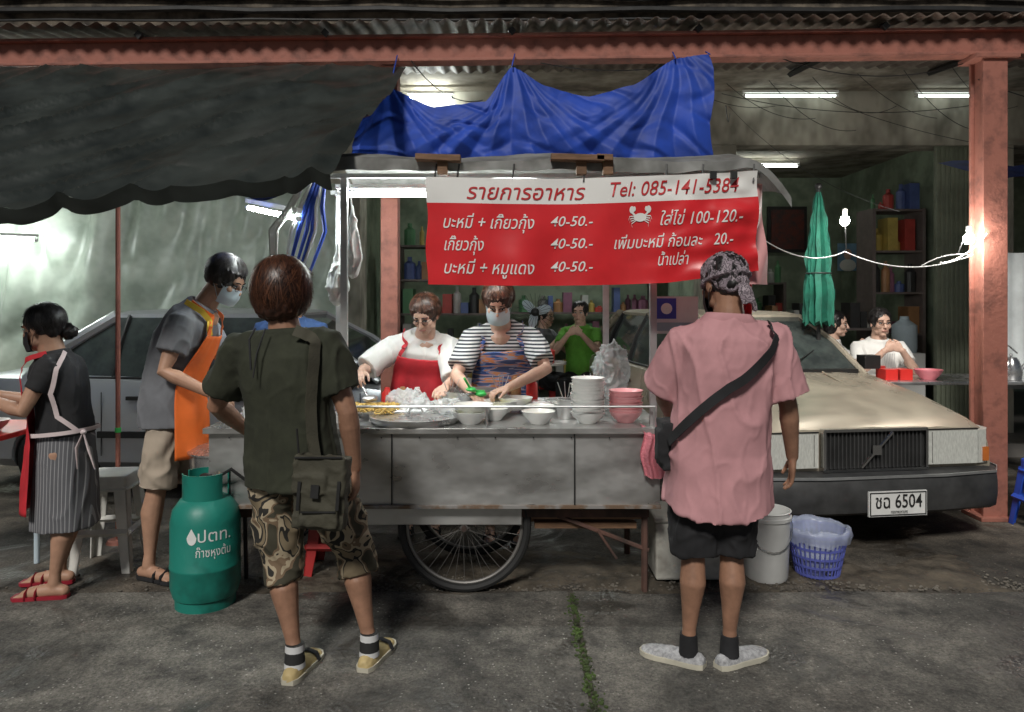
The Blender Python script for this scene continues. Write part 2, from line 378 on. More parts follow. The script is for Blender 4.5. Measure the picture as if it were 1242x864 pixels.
    if 'apron' in P:
        am,ta,tb,wa,wb=P['apron'];b=B()
        def f(u,v):
            t=lerp(ta,tb,v);hw=lerp(wa,wb,min(1,v*2.2));a=math.radians(90+(u-.5)*2*hw);return fn(t,a,lo+.024+.02*v+.010*noise.noise(V((u*6,v*3,seed)))+.005*math.sin(u*14+v*4)*v)
        b.grid(f,30,30);o=b.obj('apron',am,180);md=o.modifiers.new('s','SOLIDIFY');md.thickness=.003;objs.append(o)
        for sg in(-1,1):
            objs.append(ribbon(fn,[(ta,90+sg*wa*.9),(.86,90+sg*30),(.97,90+sg*38),(.99,90+sg*100)],.025,lo+.02,am,'apron_strap'))
    ex=P.get('extra')
    if ex: objs+=ex(fn)
    return group(name,objs)
# --- cloths
OLIVE=mk('olive_tshirt',(.028,.031,.018),.9,var=.2,vs=12)
CAMO=patches('camouflage',[(.05,.045,.028),(.17,.115,.07),(.38,.31,.21),(.02,.018,.015),(.20,.155,.095)],10,dist=.7)
PINK=mk('pink_shirt',(.52,.265,.28),.9,var=.06,vs=10)
BAGM=mk('olive_canvas',(.055,.051,.034),.8,var=.2,bump=.35,bs=120,bd=.004)
GREYS=mk('grey_tshirt',(.16,.165,.18),.9,var=.12)
ORG=mk('orange_apron',(.78,.15,.02),.6,var=.08)
BEIGE=mk('beige_cloth',(.40,.33,.26),.85,var=.1)
WTEE=mk('white_tshirt',(.74,.73,.70),.85,var=.05)
STR=stripes('striped_tshirt',(.03,.035,.045),(.6,.6,.6),46,'Z',duty=.5)
SKS=stripes('striped_skirt',(.11,.11,.12),(.3,.3,.31),58,'X',duty=.78)
PAT=patches('patterned_apron',[(.02,.05,.18),(.12,.18,.36),(.5,.2,.08),(.28,.30,.4),(.05,.07,.16)],18,dist=.3,st=(.35,.35,2.6))
BAND=patches('checked_bandana',[(.16,.13,.15),(.36,.30,.33),(.09,.075,.085),(.26,.21,.24)],44)
YEL=mk('clog_tan',(.52,.40,.19),.6,var=.12);SOLW=mk('sole_pale',(.5,.47,.38),.7)
KNIT=mk('knit_grey_shoe',(.36,.36,.37),.9,var=.3,vs=60,bump=.6,bs=90,bd=.004)
SOCKB=stripes('striped_sock',(.02,.02,.02),(.6,.6,.6),14,'Z',duty=.62)
BLUE=mk('blue_shirt',(.03,.07,.18),.85);DBL=patches('dark_blue_print',[(.01,.015,.05),(.02,.03,.09),(.1,.1,.14)],30)
GRNT=mk('green_tshirt',(.12,.36,.04),.85)
def x_man1(fn):
    o=[ribbon(fn,[(.99,300,.010),(.93,318,.012),(.8,312,.002),(.5,308),(.2,305,.006),(.02,305,.02)],.045,.038,BAGM,'bag_strap')]
    b=B();R=Matrix.Rotation(.08,3,'Y');c=V((-.735,2.90,.80))
    b.box(c,(.20,.075,.28),0,R);b.box(c+V((.0,-.035,-.05)),(.15,.05,.15),0,R);b.box(c+V((0,-.042,.075)),(.205,.03,.15),0,R);b.box(c+V((0,-.05,.04)),(.05,.035,.07),0,R)
    o.append(fuse(b,'crossbody_bag',BAGM,.007,4,folds(.006,2,(14,14,14))))
    b=B();b.box(c+V((-.01,-.075,.02)),(.03,.006,.05),0,R);b.tube([c+V((-.09,-.060,.145)),c+V((.09,-.060,.145))],.004,6)
    b.box(c+V((0,-.066,-.06)),(.13,.004,.006));b.tube([c+V((-.08,-.03,.12)),c+V((-.09,-.03,.25))],.004,6)
    for k in(-.075,.075):b.box(c+V((k,-.062,.0)),(.012,.006,.11),0,R)
    o.append(b.obj('bag_buckle',DK))
    b=B();b.tube([(-1.02,2.975,1.43),(-1.03,2.935,1.39),(-1.02,2.925,1.27)],.004,6);b.tube([(-.98,2.975,1.43),(-1.0,2.93,1.33),(-1.01,2.92,1.24)],.003,6);o.append(b.obj('cord',BLK))
    return o
person('standing_man',dict(head=(-.950,3.12,1.580),face=(.15,1,-.12),hs=1.06,hair=(HR,.13,True,3200,1.20),nb=(-.94,3.10,1.42),skin=SKD,
 shA=(-1.125,3.11,1.335),shB=(-.77,3.08,1.365),elA=(-1.27,3.22,1.09),elB=(-.672,3.06,1.085),wrA=(-1.235,3.50,.93),wrB=(-.655,3.12,.845),
 hdA=((.05,1,-.35),(0,-.2,-1),(1,0,0),.35),hdB=((.05,.12,-1),(-1,.1,0),(0,1,0),.45),pel=(-.905,3.12,.90),fr=(.05,1,0),g=1.08,lg=1.0,calf=(0,-1,0),bw=1.04,bd=1.05,loose=.018,flare=.014,sleeve=.72,hem=.775,fold=.014,
 shirt=OLIVE,bottom=('shorts',CAMO,.27,.024),knA=(-.965,3.13,.47),knB=(-.68,3.22,.47),anA=(-.885,3.05,.10),anB=(-.60,3.15,.10),sdA=(.14,1,0),sdB=(.22,1,0),
 feet='shoe',shoem=(YEL,SOLW,BLK),shi=1.05,sock=SOCKB,sockh=.045,extra=x_man1))
def x_man2(fn):
    o=[ribbon(fn,[(.985,335,.0),(.93,322,.0),(.75,295),(.5,262),(.25,222,.004),(.08,195,.008)],.038,.054,BLK,'sling_strap')]
    b=B();c=V((.675,3.20,.93));b.box(c,(.09,.16,.2));b.box(c+V((-.02,-.03,0)),(.09,.1,.14));o.append(fuse(b,'sling_bag',BLK,.007,4,folds(.004,1,(14,14,14))))
    b=B();R=frame((-.35,1,-.25));hc=V((.895,3.16,1.612))
    b.ell(hc+R@V((0,-.012,.04)),(.094,.112,.092),0,R,22,14);b.ell(hc+R@V((0,-.06,-.012)),(.072,.056,.055),0,R);b.ell(hc+R@V((0,-.116,-.015)),(.022,.018,.016),0,R)
    b.tube([hc+R@V((0,-.105,-.015)),hc+R@V((.025,-.126,-.05)),hc+R@V((.035,-.119,-.10)),hc+R@V((.05,-.114,-.14))],[.014,.026,.034,.02],12,sq=.4)
    b.tube([hc+R@V((0,-.105,-.015)),hc+R@V((-.01,-.126,-.06)),hc+R@V((.0,-.119,-.12))],[.012,.024,.016],12,sq=.4)
    b.tube([hc+R@V((.094*math.cos(a),-.012+.112*math.sin(a),.012-.012*math.sin(a))) for a in [2*pi*k/20 for k in range(21)]],.008,8)
    o.append(fuse(b,'bandana',BAND,.005,2,folds(.007,4,(26,26,14))))
    b=B();b.loft([[fn(t,2*pi*j/28,of) for j in range(28)] for t,of in((.94,-.004),(.99,.014),(1.03,.010),(1.03,.002),(.99,.002))],cap=False);o.append(b.obj('shirt_collar',PINK,60))
    return o
person('standing_man',dict(head=(.895,3.16,1.622),face=(-.35,1,-.25),nb=(.905,3.13,1.47),skin=SKD,hair=(HB,.03,False,60,.98),mask=BLK,
 shA=(.735,3.14,1.37),shB=(1.08,3.13,1.39),elA=(.665,3.28,1.13),elB=(1.155,3.13,1.10),wrA=(.73,3.50,1.02),wrB=(1.198,3.20,.875),
 hdA=((.2,1,-.2),(1,0,-.3),(0,0,1),.7),hdB=((.02,.12,-1),(-1,.2,0),(0,1,0),.4),pel=(.865,3.16,.90),fr=(-.12,1,0),g=1.0,lg=.95,calf=(0,-1,0),bw=1.0,bd=1.08,loose=.03,flare=.028,sleeve=.86,hem=.665,fold=.015,curve=1,
 shirt=PINK,bottom=('shorts',BLK,.02,.035),knA=(.765,3.16,.48),knB=(.93,3.17,.48),anA=(.745,3.16,.10),anB=(.915,3.15,.10),sdA=(-.75,.5,0),sdB=(.75,.45,0),
 feet='shoe',shoem=(KNIT,SOLW),shi=.85,sock=BLK,sockh=.035,extra=x_man2))
def x_wait(fn):
    W2=mk('apron_cord',(.6,.5,.5),.8)
    o=[ribbon(fn,[(.97,300),(.8,330),(.55,350),(.3,345),(.12,310)],.022,.024,W2,'apron_strap'),ribbon(fn,[(.12,60),(.12,0),(.12,-60),(.11,-120),(.1,-180)],.02,.03,W2,'apron_tie')]
    p=fn(.1,math.radians(300),.035);b=B()
    for s in(-1,1): b.tube([p,p+V((s*.03,-.01,-.08)),p+V((s*.045+.02,-.01,-.19))],[.006,.011,.004],8,sq=.5)
    b.ell(p,(.016,.016,.014));o.append(b.obj('apron_bow',W2))
    b=B();b.ell((-2.365,3.99,1.375),(.048,.048,.045),0);b.tube([(-2.42,3.97,1.41),(-2.35,3.99,1.37)],[.045,.035],10,rnd=True);o.append(fuse(b,'hair_bun',HB,.006,1,folds(.008,1,(30,30,30))));return o
person('standing_woman',dict(head=(-2.475,3.95,1.405),face=(-1,.12,-.22),hs=1.0,nb=(-2.43,3.96,1.265),hair=(HB,.07,False,700),mask=BLK,
 shA=(-2.40,4.09,1.20),shB=(-2.38,3.83,1.20),elA=(-2.55,4.10,.98),elB=(-2.46,3.76,.98),wrA=(-2.78,4.05,1.03),wrB=(-2.68,3.82,1.04),
 hdA=((-1,0,.1),(0,0,-1),(0,-1,0),.6),hdB=((-1,.1,.1),(0,0,-1),(0,1,0),.6),pel=(-2.36,3.96,.80),fr=(-1,0,0),g=.92,bw=.84,bd=1.02,loose=.008,sleeve=.55,hem=.83,
 shirt=BLK,bottom=('skirt',SKS,.35),knA=(-2.40,4.05,.42),knB=(-2.34,3.88,.42),anA=(-2.45,4.06,.08),anB=(-2.36,3.86,.08),sdA=(-1,-.1,0),sdB=(-1,-.1,0),sandal=mk('red_sandal',(.3,.015,.03),.5),
 apron=(RED,.62,-.75,38,62),extra=x_wait))
person('young_man',dict(head=(-1.63,4.27,1.665),face=(.85,-.15,-.5),nb=(-1.755,4.26,1.515),hair=(HB,.06,False,1300,1.12),mask=MASKW,glasses=True,
 shA=(-1.83,4.41,1.42),shB=(-1.80,4.08,1.42),elA=(-1.72,4.48,1.16),elB=(-1.86,4.00,1.16),wrA=(-1.50,4.40,1.0),wrB=(-1.62,4.02,1.04),
 hdA=((1,0,-.3),(0,0,-1),(0,-1,0),.5),hdB=((1,.1,-.35),(0,0,-1),(0,1,0),.6),pel=(-1.93,4.23,.93),hiplat=(.1,-1,0),fr=(1,-.1,0),ctl=(-1.93,4.23,1.25),bw=.98,bd=1.08,loose=.018,sleeve=.62,flare=.012,hem=.84,
 shirt=GREYS,bottom=('shorts',BEIGE,-.02,.026),knA=(-1.85,4.33,.5),knB=(-1.96,4.13,.5),anA=(-1.82,4.36,.08),anB=(-2.0,4.12,.08),sdA=(1,-.2,0),sdB=(.9,-.35,0),apron=(ORG,.80,-.42,34,66),
 extra=lambda fn:[ribbon(fn,[(.80,65),(.93,50),(.97,20),(.97,-20)],.03,.036,mk('yellow_trim',(.75,.5,.05),.7),'apron_trim')]))
person('cook',dict(head=(-.555,4.80,1.455),face=(-.25,-.85,-.5),hs=1.0,nb=(-.57,4.90,1.315),hair=(HR,.05,False,1100,1.1),glasses=True,skin=SKL,
 shA=(-.77,4.90,1.235),shB=(-.41,4.90,1.235),elA=(-.93,4.75,1.10),elB=(-.36,4.72,1.03),wrA=(-.91,4.52,1.10),wrB=(-.40,4.50,1.02),
 hdA=((-.0,-1,-.25),(.3,0,-1),(1,0,0),.9),hdB=((-.2,-1,-.25),(0,0,-1),(-1,0,0),.7),pel=(-.6,4.98,.85),fr=(0,-1,0),ctl=(-.6,5.0,1.15),g=1,bw=1.0,bd=1.1,loose=.02,sleeve=.95,flare=.015,hem=.72,
 shirt=WTEE,bottom=('shorts',BLK,.6),apron=(RED,.72,-.3,38,60)))
person('cook',dict(head=(-.085,4.64,1.535),face=(-.05,-.85,-.52),hs=1.0,nb=(-.07,4.75,1.375),hair=(HR,.045,False,1100,1.12),mask=MASKW,skin=SKL,
 shA=(-.25,4.74,1.295),shB=(.12,4.74,1.295),elA=(-.34,4.58,1.08),elB=(.21,4.56,1.12),wrA=(-.24,4.36,1.0),wrB=(-.02,4.36,1.03),
 hdA=((.5,-.9,-.2),(0,0,-1),(1,0,0),.8),hdB=((-1,-.5,-.25),(0,0,-1),(-.4,-1,0),.8),pel=(-.05,4.86,.88),fr=(0,-1,0),ctl=(-.05,4.88,1.2),bw=1.02,bd=1.1,loose=.018,sleeve=.8,flare=.015,hem=.75,
 shirt=STR,bottom=('shorts',BLK,.6),apron=(PAT,.78,-.3,42,65)))
person('standing_man',dict(head=(-1.47,5.0,1.56),face=(.3,-1,-.3),nb=(-1.48,5.03,1.42),hair=(HB,.05,False,200),
 shA=(-1.67,5.03,1.335),shB=(-1.30,5.03,1.335),elA=(-1.72,4.95,1.08),elB=(-1.25,4.95,1.08),wrA=(-1.62,4.72,.98),wrB=(-1.3,4.7,.98),
 hdA=((0,-1,-.1),(0,0,-1),(1,0,0)),hdB=((0,-1,-.1),(0,0,-1),(-1,0,0)),pel=(-1.48,5.06,.88),fr=(0,-1,0),hem=.75,shirt=BLUE,bottom=('shorts',BLK,.6)))
def seat(name,x,y,zt,f,shirt,hair,**k):
    f=V(f).normalized();l=V((0,0,1)).cross(f)*-1;c=V((x,y,0))
    A=lambda a,b,z:tuple(c+l*a+f*b+V((0,0,z)))
    d=dict(head=A(0,.06,zt),face=tuple(f+V((0,0,-.05))),nb=A(0,.02,zt-.155),hair=hair,shA=A(-.18,.01,zt-.24),shB=A(.18,.01,zt-.24),
     elA=A(-.24,.22,zt-.44),elB=A(.24,.22,zt-.44),wrA=A(-.07,.32,zt-.24),wrB=A(.07,.32,zt-.24),
     hdA=(tuple(l*1+V((0,0,.5))),tuple(-f),(0,0,1),.8),hdB=(tuple(-l+V((0,0,.5))),tuple(-f),(0,0,1),.8),
     pel=A(0,-.05,zt-.72),fr=tuple(f),hem=zt-.75,shirt=shirt,bottom=('shorts',BLK,.6),
     knA=A(-.12,.38,zt-.78),knB=A(.12,.38,zt-.78),anA=A(-.12,.36,.08),anB=A(.12,.36,.08),skin=SKL)
    d.update(k);return person(name,d)
seat('seated_man',3.32,6.80,1.34,(-.05,-1,0),WTEE,(HB,.05,False,400),glasses=True)
seat('seated_woman',3.12,7.35,1.31,(.8,-.5,0),WTEE,(HB,.09,True,300))
seat('seated_person',3.66,4.95,1.27,(1,.3,0),DBL,(HB,.05,False,200),sleeve=.9)
seat('seated_man',.78,8.5,1.40,(-.3,-1,0),GRNT,(HB,.05,False,200))
seat('seated_man',.35,8.9,1.35,(.8,-.6,0),GREYS,(HB,.05,False,200))
# ------------------------------------------------------------------ ground
def groundmat(name,c1,c2,c3,speck,stain=(.06,.045,.03)):
    m=mk(name,c1,.8,bump=.7,bs=50);nt=m.node_tree;N=nt.nodes;L=nt.links;b=N['Principled BSDF'];tc=N.new('ShaderNodeTexCoord')
    def nz(s,d=5,r=.6,dist=0):
        n=N.new('ShaderNodeTexNoise');n.inputs['Scale'].default_value=s;n.inputs['Detail'].default_value=d;n.inputs['Roughness'].default_value=r;n.inputs['Distortion'].default_value=dist;L.new(tc.outputs['Object'],n.inputs['Vector']);return n
    def ramp(n,a,b2,p,q):
        r=N.new('ShaderNodeValToRGB');e=r.color_ramp.elements;e[0].position=p;e[1].position=q;e[0].color=(*a,1);e[1].color=(*b2,1);L.new(n,r.inputs['Fac']);return r
    def mix(f,a,b2,bt='MIX',fac=None):
        x=N.new('ShaderNodeMix');x.data_type='RGBA';x.blend_type=bt
        if f is not None:L.new(f,x.inputs[0])
        else:x.inputs[0].default_value=fac
        L.new(a,x.inputs[6]);L.new(b2,x.inputs[7]);return x.outputs[2]
    big=ramp(nz(.9,4).outputs['Fac'],c1,c2,.40,.58);mid=ramp(nz(5,5,.72).outputs['Fac'],(.35,.35,.35),(1.4,1.36,1.3),.32,.68)
    base=mix(None,big.outputs[0],mid.outputs[0],'MULTIPLY',1)
    fine=ramp(nz(90,2,.75).outputs['Fac'],(.4,.4,.4),(1.5,1.5,1.5),.3,.7);base=mix(None,base,fine.outputs[0],'MULTIPLY',.85)
    st=ramp(nz(1.5,5,.65,1.2).outputs['Fac'],(0,0,0),(1,1,1),.52,.62);sc_=N.new('ShaderNodeRGB');sc_.outputs[0].default_value=(*stain,1)
    s3=N.new('ShaderNodeMath');s3.operation='MULTIPLY';s3.inputs[1].default_value=.75;L.new(st.outputs[0],s3.inputs[0]);base=mix(s3.outputs[0],base,sc_.outputs[0])
    vo=N.new('ShaderNodeTexVoronoi');vo.inputs['Scale'].default_value=42;L.new(tc.outputs['Object'],vo.inputs['Vector'])
    sp=ramp(vo.outputs['Distance'],(1,1,1),(0,0,0),.10,.22);gate=ramp(nz(2.2,2).outputs['Fac'],(0,0,0),(1,1,1),.42,.58)
    rnd=ramp(vo.outputs['Color'],(0,0,0),(1,1,1),.45,.6)
    f=mix(None,sp.outputs[0],gate.outputs[0],'MULTIPLY',1);f=mix(None,f,rnd.outputs[0],'MULTIPLY',1)
    c=N.new('ShaderNodeRGB');c.outputs[0].default_value=(*c3,1)
    s2=N.new('ShaderNodeMath');s2.operation='MULTIPLY';s2.inputs[1].default_value=speck;L.new(f,s2.inputs[0])
    base=mix(s2.outputs[0],base,c.outputs[0]);L.new(base,b.inputs['Base Color'])
    rr=ramp(st.outputs[0],(.85,.85,.85),(.30,.30,.30),.0,1);L.new(rr.outputs[0],b.inputs['Roughness']);return m
ROAD=groundmat('street_concrete',(.075,.072,.066),(.165,.157,.142),(.5,.48,.44),.85,(.040,.037,.032))
DIRT=groundmat('gutter_asphalt',(.05,.045,.038),(.115,.10,.082),(.3,.27,.22),.6,(.03,.024,.018))
b=B()
b.grid(lambda u,v:V((lerp(-80,80,u),lerp(-60,90,v),0)),8,8);b.obj('ground',DIRT,0)
b=B()
def edge(x): return 3.93+.04*noise.noise(V((x*2,0,0)))+.025*noise.noise(V((x*9,3,0)))
for x0,x1 in((-30,-6),(-6,.295),(.325,6.5),(6.5,30)):
    def f(u,v,x0=x0,x1=x1):
        x=lerp(x0,x1,u);y=lerp(-20,edge(x),v)
        if u in(0,1) and abs(x)<1: x+=.012*noise.noise(V((y*6,x,0)))
        return V((x,y,.006))
    b.grid(f,90 if x1-x0<20 else 4,160)
b.obj('street',ROAD,30)
MUD=mk('mud',(.11,.090,.066),.85,c2=(.035,.028,.02),vs=7,bump=.9,bs=30,rv=.25)
b=B()
def mud(u,v):
    x=lerp(-1.6,2.9,u);y=lerp(3.84,4.75,v);h=noise.noise(V((x*2.2,y*3,1)))*.03+noise.noise(V((x*8,y*9,4)))*.014+noise.noise(V((x*24,y*26,9)))*.006
    e=min(1,v*5,(1-v)*3,u*10,(1-u)*10);return V((x,y+.04*noise.noise(V((x*5,0,7))),-.012+(.018+h)*e))
b.grid(mud,220,46);b.obj('dirt',MUD,180)
MOSS=mk('moss',(.07,.12,.025),.95,c2=(.03,.032,.018),vs=12,bump=.8)
b=B();rr=random.Random(3)
for i in range(1300):
    y=rr.uniform(-1,3.93);g=noise.noise(V((y*2.5,0,0)))
    if g<-.15: continue
    x=.31+.016*rr.gauss(0,1)+.01*math.sin(y*5);s=rr.uniform(.003,.011);b.box((x,y,.007),(s,s*1.4,s),0,Matrix.Rotation(rr.random()*3,3,'Z'))
b.obj('moss',MOSS,0)
GRV=mk('gravel_stone',(.2,.18,.15),.9,c2=(.07,.06,.05),vs=3)
b=B()
for i in range(1900):
    x=rr.uniform(-.9,3.0) if i<1100 else rr.uniform(-3.5,4);y=3.95+abs(rr.gauss(0,.12));s=rr.uniform(.003,.012)
    if i>1300: x=rr.uniform(-3,3.5);y=rr.uniform(2.2,3.9);s*=.42
    b.ell((x,y,.004+s*.3),(s,s*rr.uniform(.6,1),s*.6),0,Matrix.Rotation(rr.random()*3,3,'Z'),5,4)
b.obj('gravel',GRV,0)
# ------------------------------------------------------------------ building
CONC=mk('old_concrete',(.42,.40,.33),.9,c2=(.16,.15,.12),vs=2.5,bump=.4,bs=15,lo=.36,hi=.6,stretch=(1,1,.6))
GRIME=mk('grimy_wall',(.18,.15,.115),.95,c2=(.03,.026,.022),vs=4.5,bump=.8,bs=14,lo=.38,hi=.66)
INW=mk('interior_wall',(.30,.36,.26),.85,c2=(.17,.21,.15),vs=2,lo=.4,hi=.6)
CEIL=mk('soffit',(.42,.38,.31),.9,c2=(.15,.13,.10),vs=3)
bl=[]
b=B()
cols=[(-9.2,-8.8),(-5.6,-5.2),(-1.95,-1.6),(2.0,2.37),(4.9,5.3),(8.8,9.2)]
for a,c in cols: b.bb((a,7.9,0),(c,8.25,3.17))
b.bb((-12,7.92,3.17),(12,8.25,3.75));bl.append(b.obj('facade_frame',CONC,0,bevel=.01))
b=B();b.bb((-12,7.0,3.753),(12,8.2,4.08));b.bb((-12,6.98,4.083),(12,7.1,4.9));b.bb((-12,8.0,4.083),(12,8.3,9));bl.append(b.obj('upper_floor',GRIME,0,bevel=.01))
b=B();b.bb((-12,7.0,3.735),(12,7.9,3.75));bl.append(b.obj('slab_soffit',CEIL,0))
b=B();b.bb((-12,11.5,0),(12,11.6,3.75));
for x in(-5.4,-1.8,2.15,5.1):b.bb((x-.05,8.26,0),(x+.05,11.49,3.7))
bl.append(b.obj('interior_walls',INW,0))
b=B();b.bb((-12,8.26,3.4),(12,11.49,3.5));bl.append(b.obj('ceiling',CEIL,0))
b=B()
for x in(-10.5,-7,-3.5,0,3.5,7,10.5):
    b.bb((x-.8,7.93,5.2),(x+.8,7.99,6.6),0)
    for k in range(5): b.bb((x-.75+k*.375-.02,7.90,5.2),(x-.75+k*.375+.02,7.925,6.6),1)
bl.append(b.obj('upper_windows',[mk('window_dark',(.02,.025,.03),.15),CONC],0))
b=B();b.bb((-12,7.3,.0),(12,11.4,.13));bl.append(b.obj('floor',mk('floor_tile',(.14,.13,.12),.5,vs=2),0))
b=B();b.bb((4.5,7.95,.13),(4.9,7.99,3.17));
for k in range(8):b.bb((4.5+k*.05,7.93,.2),(4.52+k*.05,7.95,3.15))
bl.append(b.obj('folding_door',mk('door_green',(.16,.18,.13),.7,vs=4),0))
b=B();
for z,y,r in((4.22,6.93,.03),(4.34,6.95,.018),(3.98,6.96,.014),(4.13,6.93,.012)):
    b.tube([(-12+k*.6,y+.02*noise.noise(V((k,z*5,0))),z+.04*noise.noise(V((k*.7,z*9,0)))) for k in range(41)],r,6)
bl.append(b.obj('pipes_and_cables',DK))
group('shophouse_building',bl)
b=B();b.bb((3.9,11.42,2.25),(4.5,11.46,2.95),0);b.bb((3.95,11.40,2.3),(4.45,11.42,2.9),1);b.obj('picture_frame',[DK,mk('picture_red',(.14,.03,.02),.5,c2=(.05,.03,.03),vs=9)],0)
b=B();b.bb((4.75,10.9,1.95),(5.02,10.93,2.35),0);b.ell((4.885,10.89,2.19),(.06,.01,.08),1);b.ell((4.885,10.89,2.03),(.12,.01,.09),2);b.obj('portrait_poster',[mk('poster_blue',(.2,.35,.5),.5),SKL,WTEE],0)
GC=[mk('goods%d'%i,c,.5) for i,c in enumerate([(.4,.05,.04),(.5,.38,.1),(.08,.22,.1),(.45,.45,.42),(.08,.12,.3),(.35,.18,.08),(.03,.03,.03),(.25,.1,.16)])]
SHM=mk('shelf_metal',(.16,.13,.12),.6)
def shelf(x0,x1,y,z0,n,dz,seed,dens=1):
    rr=random.Random(seed);b=B()
    for k in range(n+1): b.bb((x0,y-.2,z0+k*dz),(x1,y+.2,z0+k*dz+.025),8)
    for x in(x0,x1): b.bb((x-.02,y-.21,.13),(x+.02,y+.21,z0+n*dz+.03),8)
    for k in range(n+1):
        x=x0+.05
        while x<x1-.1:
            w=rr.uniform(.05,.15);h=rr.uniform(.08,dz*.8);m=rr.randrange(8)
            if rr.random()<.85*dens:
                if rr.random()<.5: b.lathe([(0.001,0),(w/2,0),(w/2,h*.7),(w/5,h*.82),(w/5,h),(0.001,h)],(x+w/2,y-rr.uniform(0,.1),z0+k*dz+.026),m,10)
                else: b.bb((x,y-.15,z0+k*dz+.026),(x+w*.92,y+.1,z0+k*dz+.026+h),m)
            x+=w
    return b.obj('storage_shelf',GC+[SHM],30)
shelf(-.1,1.9,10.2,.5,4,.42,1);shelf(4.35,4.95,9.2,.6,4,.5,2);shelf(2.6,3.9,10.9,.4,3,.45,5);shelf(-1.4,-.3,9.4,.5,4,.42,8);shelf(-4.9,-2.2,10.4,.5,4,.42,9);shelf(2.5,4.2,8.6,.35,2,.42,12)
b=B();b.lathe([(.001,0),(.33,0),(.33,.02),(.001,.02)],(.25,7.9,.86),0);b.tube([(.25,7.9,.13),(.25,7.9,.86)],.03,8,0);b.lathe([(.001,0),(.14,0),(.15,.12),(.10,.15),(.001,.16)],(.3,7.8,.885),1,20);b.lathe([(.001,0),(.1,0),(.13,.1),(.001,.1)],(.1,7.85,.885),2,20);b.obj('round_table',[STEEL,REDP,PINKP],30)
b=B();b.tube([(.25,8.2,.13),(.25,8.2,1.35)],.015,8)
b.lathe([(.001,0),(.18,0),(.18,.03),(.001,.03)],(.25,8.2,.13));
for k in range(24):
    a=2*pi*k/24;b.tube([(.25+.03*math.cos(a),8.06,1.4+.03*math.sin(a)),(.25+.2*math.cos(a),8.06,1.4+.2*math.sin(a)),(.25+.21*math.cos(a),8.14,1.4+.21*math.sin(a))],.002,4)
for k in range(3):
    a=2*pi*k/3+.3;b.ell((.25+.09*math.cos(a),8.12,1.4+.09*math.sin(a)),(.09,.008,.05),1,Matrix.Rotation(-a,3,'Y'))
b.ell((.25,8.17,1.4),(.06,.09,.06));b.obj('electric_fan',[DK,MASKW])
# ------------------------------------------------------------------ roof canopy
def bz(x): return 3.27+.012*(x+3.6)
b=B()
x0,x1=-7.5,7.5
for dz,h,w in((0,.15,.03),(-.085,.02,.13),(.085,.02,.13)):
    vs=[]
    for x in(x0,x1):
        for y in(5.3-w/2,5.3+w/2):
            for z in(-h/2,h/2): vs.append((x,y,bz(x)+dz+z))
    b.add(vs,[(0,1,3,2),(4,6,7,5),(0,4,5,1),(2,3,7,6),(0,2,6,4),(1,5,7,3)])
beam=b.obj('steel_beam',RUST,0,bevel=.004)
b=B();b.bb((3.285,5.215,0),(3.455,5.24,bz(3.37)-.1));b.bb((3.285,5.36,0),(3.455,5.385,bz(3.37)-.1));b.bb((3.31,5.24,0),(3.43,5.36,bz(3.37)-.102));b.bb((3.25,5.18,0),(3.49,5.42,.03));b.bb((3.22,5.19,bz(3.37)-.13),(3.53,5.41,bz(3.37)-.098))
post=b.obj('steel_post',RUST,0,bevel=.004)
b=B();b.bb((-.93,5.30,0),(-.81,5.42,3.2));b.bb((-.97,5.26,0),(-.77,5.46,.02));post2=b.obj('steel_post_rear',RUST,0,bevel=.004)
b=B()
for x in[-6.5+k*1.3 for k in range(11)]:
    b.tube([(x,5.2,bz(x)+.10),(x,7.0,bz(x)+.30)],.03,4)
raf=b.obj('rafters',DK,0)
b=B();b.grid(lambda u,v:V((lerp(-7.5,7.5,u),lerp(5.13,7.0,v)+.03*noise.noise(V((u*30,0,0))),bz(lerp(-7.5,7.5,u))+.145+.21*v+.016*math.sin(lerp(-7.5,7.5,u)*2*pi/.12)+.02*noise.noise(V((u*12,v,0))))),750,2)
rf=b.obj('roof_sheet',mk('corrugated_metal',(.22,.18,.15),.6,.3,c2=(.07,.05,.04),vs=4,lo=.3,hi=.6),60)
group('corrugated_canopy',[beam,post,post2,raf,rf])
# ------------------------------------------------------------------ tarpaulins
BT=mk('black_tarp',(.024,.029,.026),.38,var=.35,vs=2.5,bump=.4,bs=8,rv=.1)
def black(u,v):
    xt=lerp(-5.6,-.74,u);xb=lerp(-4.4,-.80,u);s=v
    x=lerp(xt,xb,s);y=lerp(5.22,3.30,s)
    zb=1.925+.175*max(0,(u-.66)/.34)**1.1+.02*noise.noise(V((u*9,0,0)))
    z=lerp(3.14+.02*u,zb,s);z-=.08*math.sin(pi*s)*(.7+.3*math.sin(u*5))
    p=V((x*1.1+s*1.8,s*1.6,0));z+=.06*noise.noise(p)
    r=noise.noise(V((x*1.5+s*2.6,s*2.2,3)));z+=.055*(1-min(1,abs(r)*5))**1.5*min(1,s*4)
    r=noise.noise(V((x*4+s*5,s*3,8)));z+=.018*(1-min(1,abs(r)*4))**1.5+.008*noise.noise(V((x*10,y*5,1)))
    return V((x,y,z))
b=B();b.grid(black,180,80)
b.grid(lambda u,v:black(u,1)+V((0,-.01+.04*v,-.065*v+.012*v*noise.noise(V((u*26,v,0))))),180,5)
b.obj('black_tarpaulin',BT,180)
BLT=mk('blue_tarp',(.012,.05,.33),.62,var=.3,vs=3,bump=.3,bs=14)
topz=[(-1.05,2.75),(-.82,2.97),(-.53,2.84),(-.18,2.87),(0.0,3.12),(.23,2.99),(.52,2.91),(.81,2.98),(1.10,3.17),(1.33,3.20)]
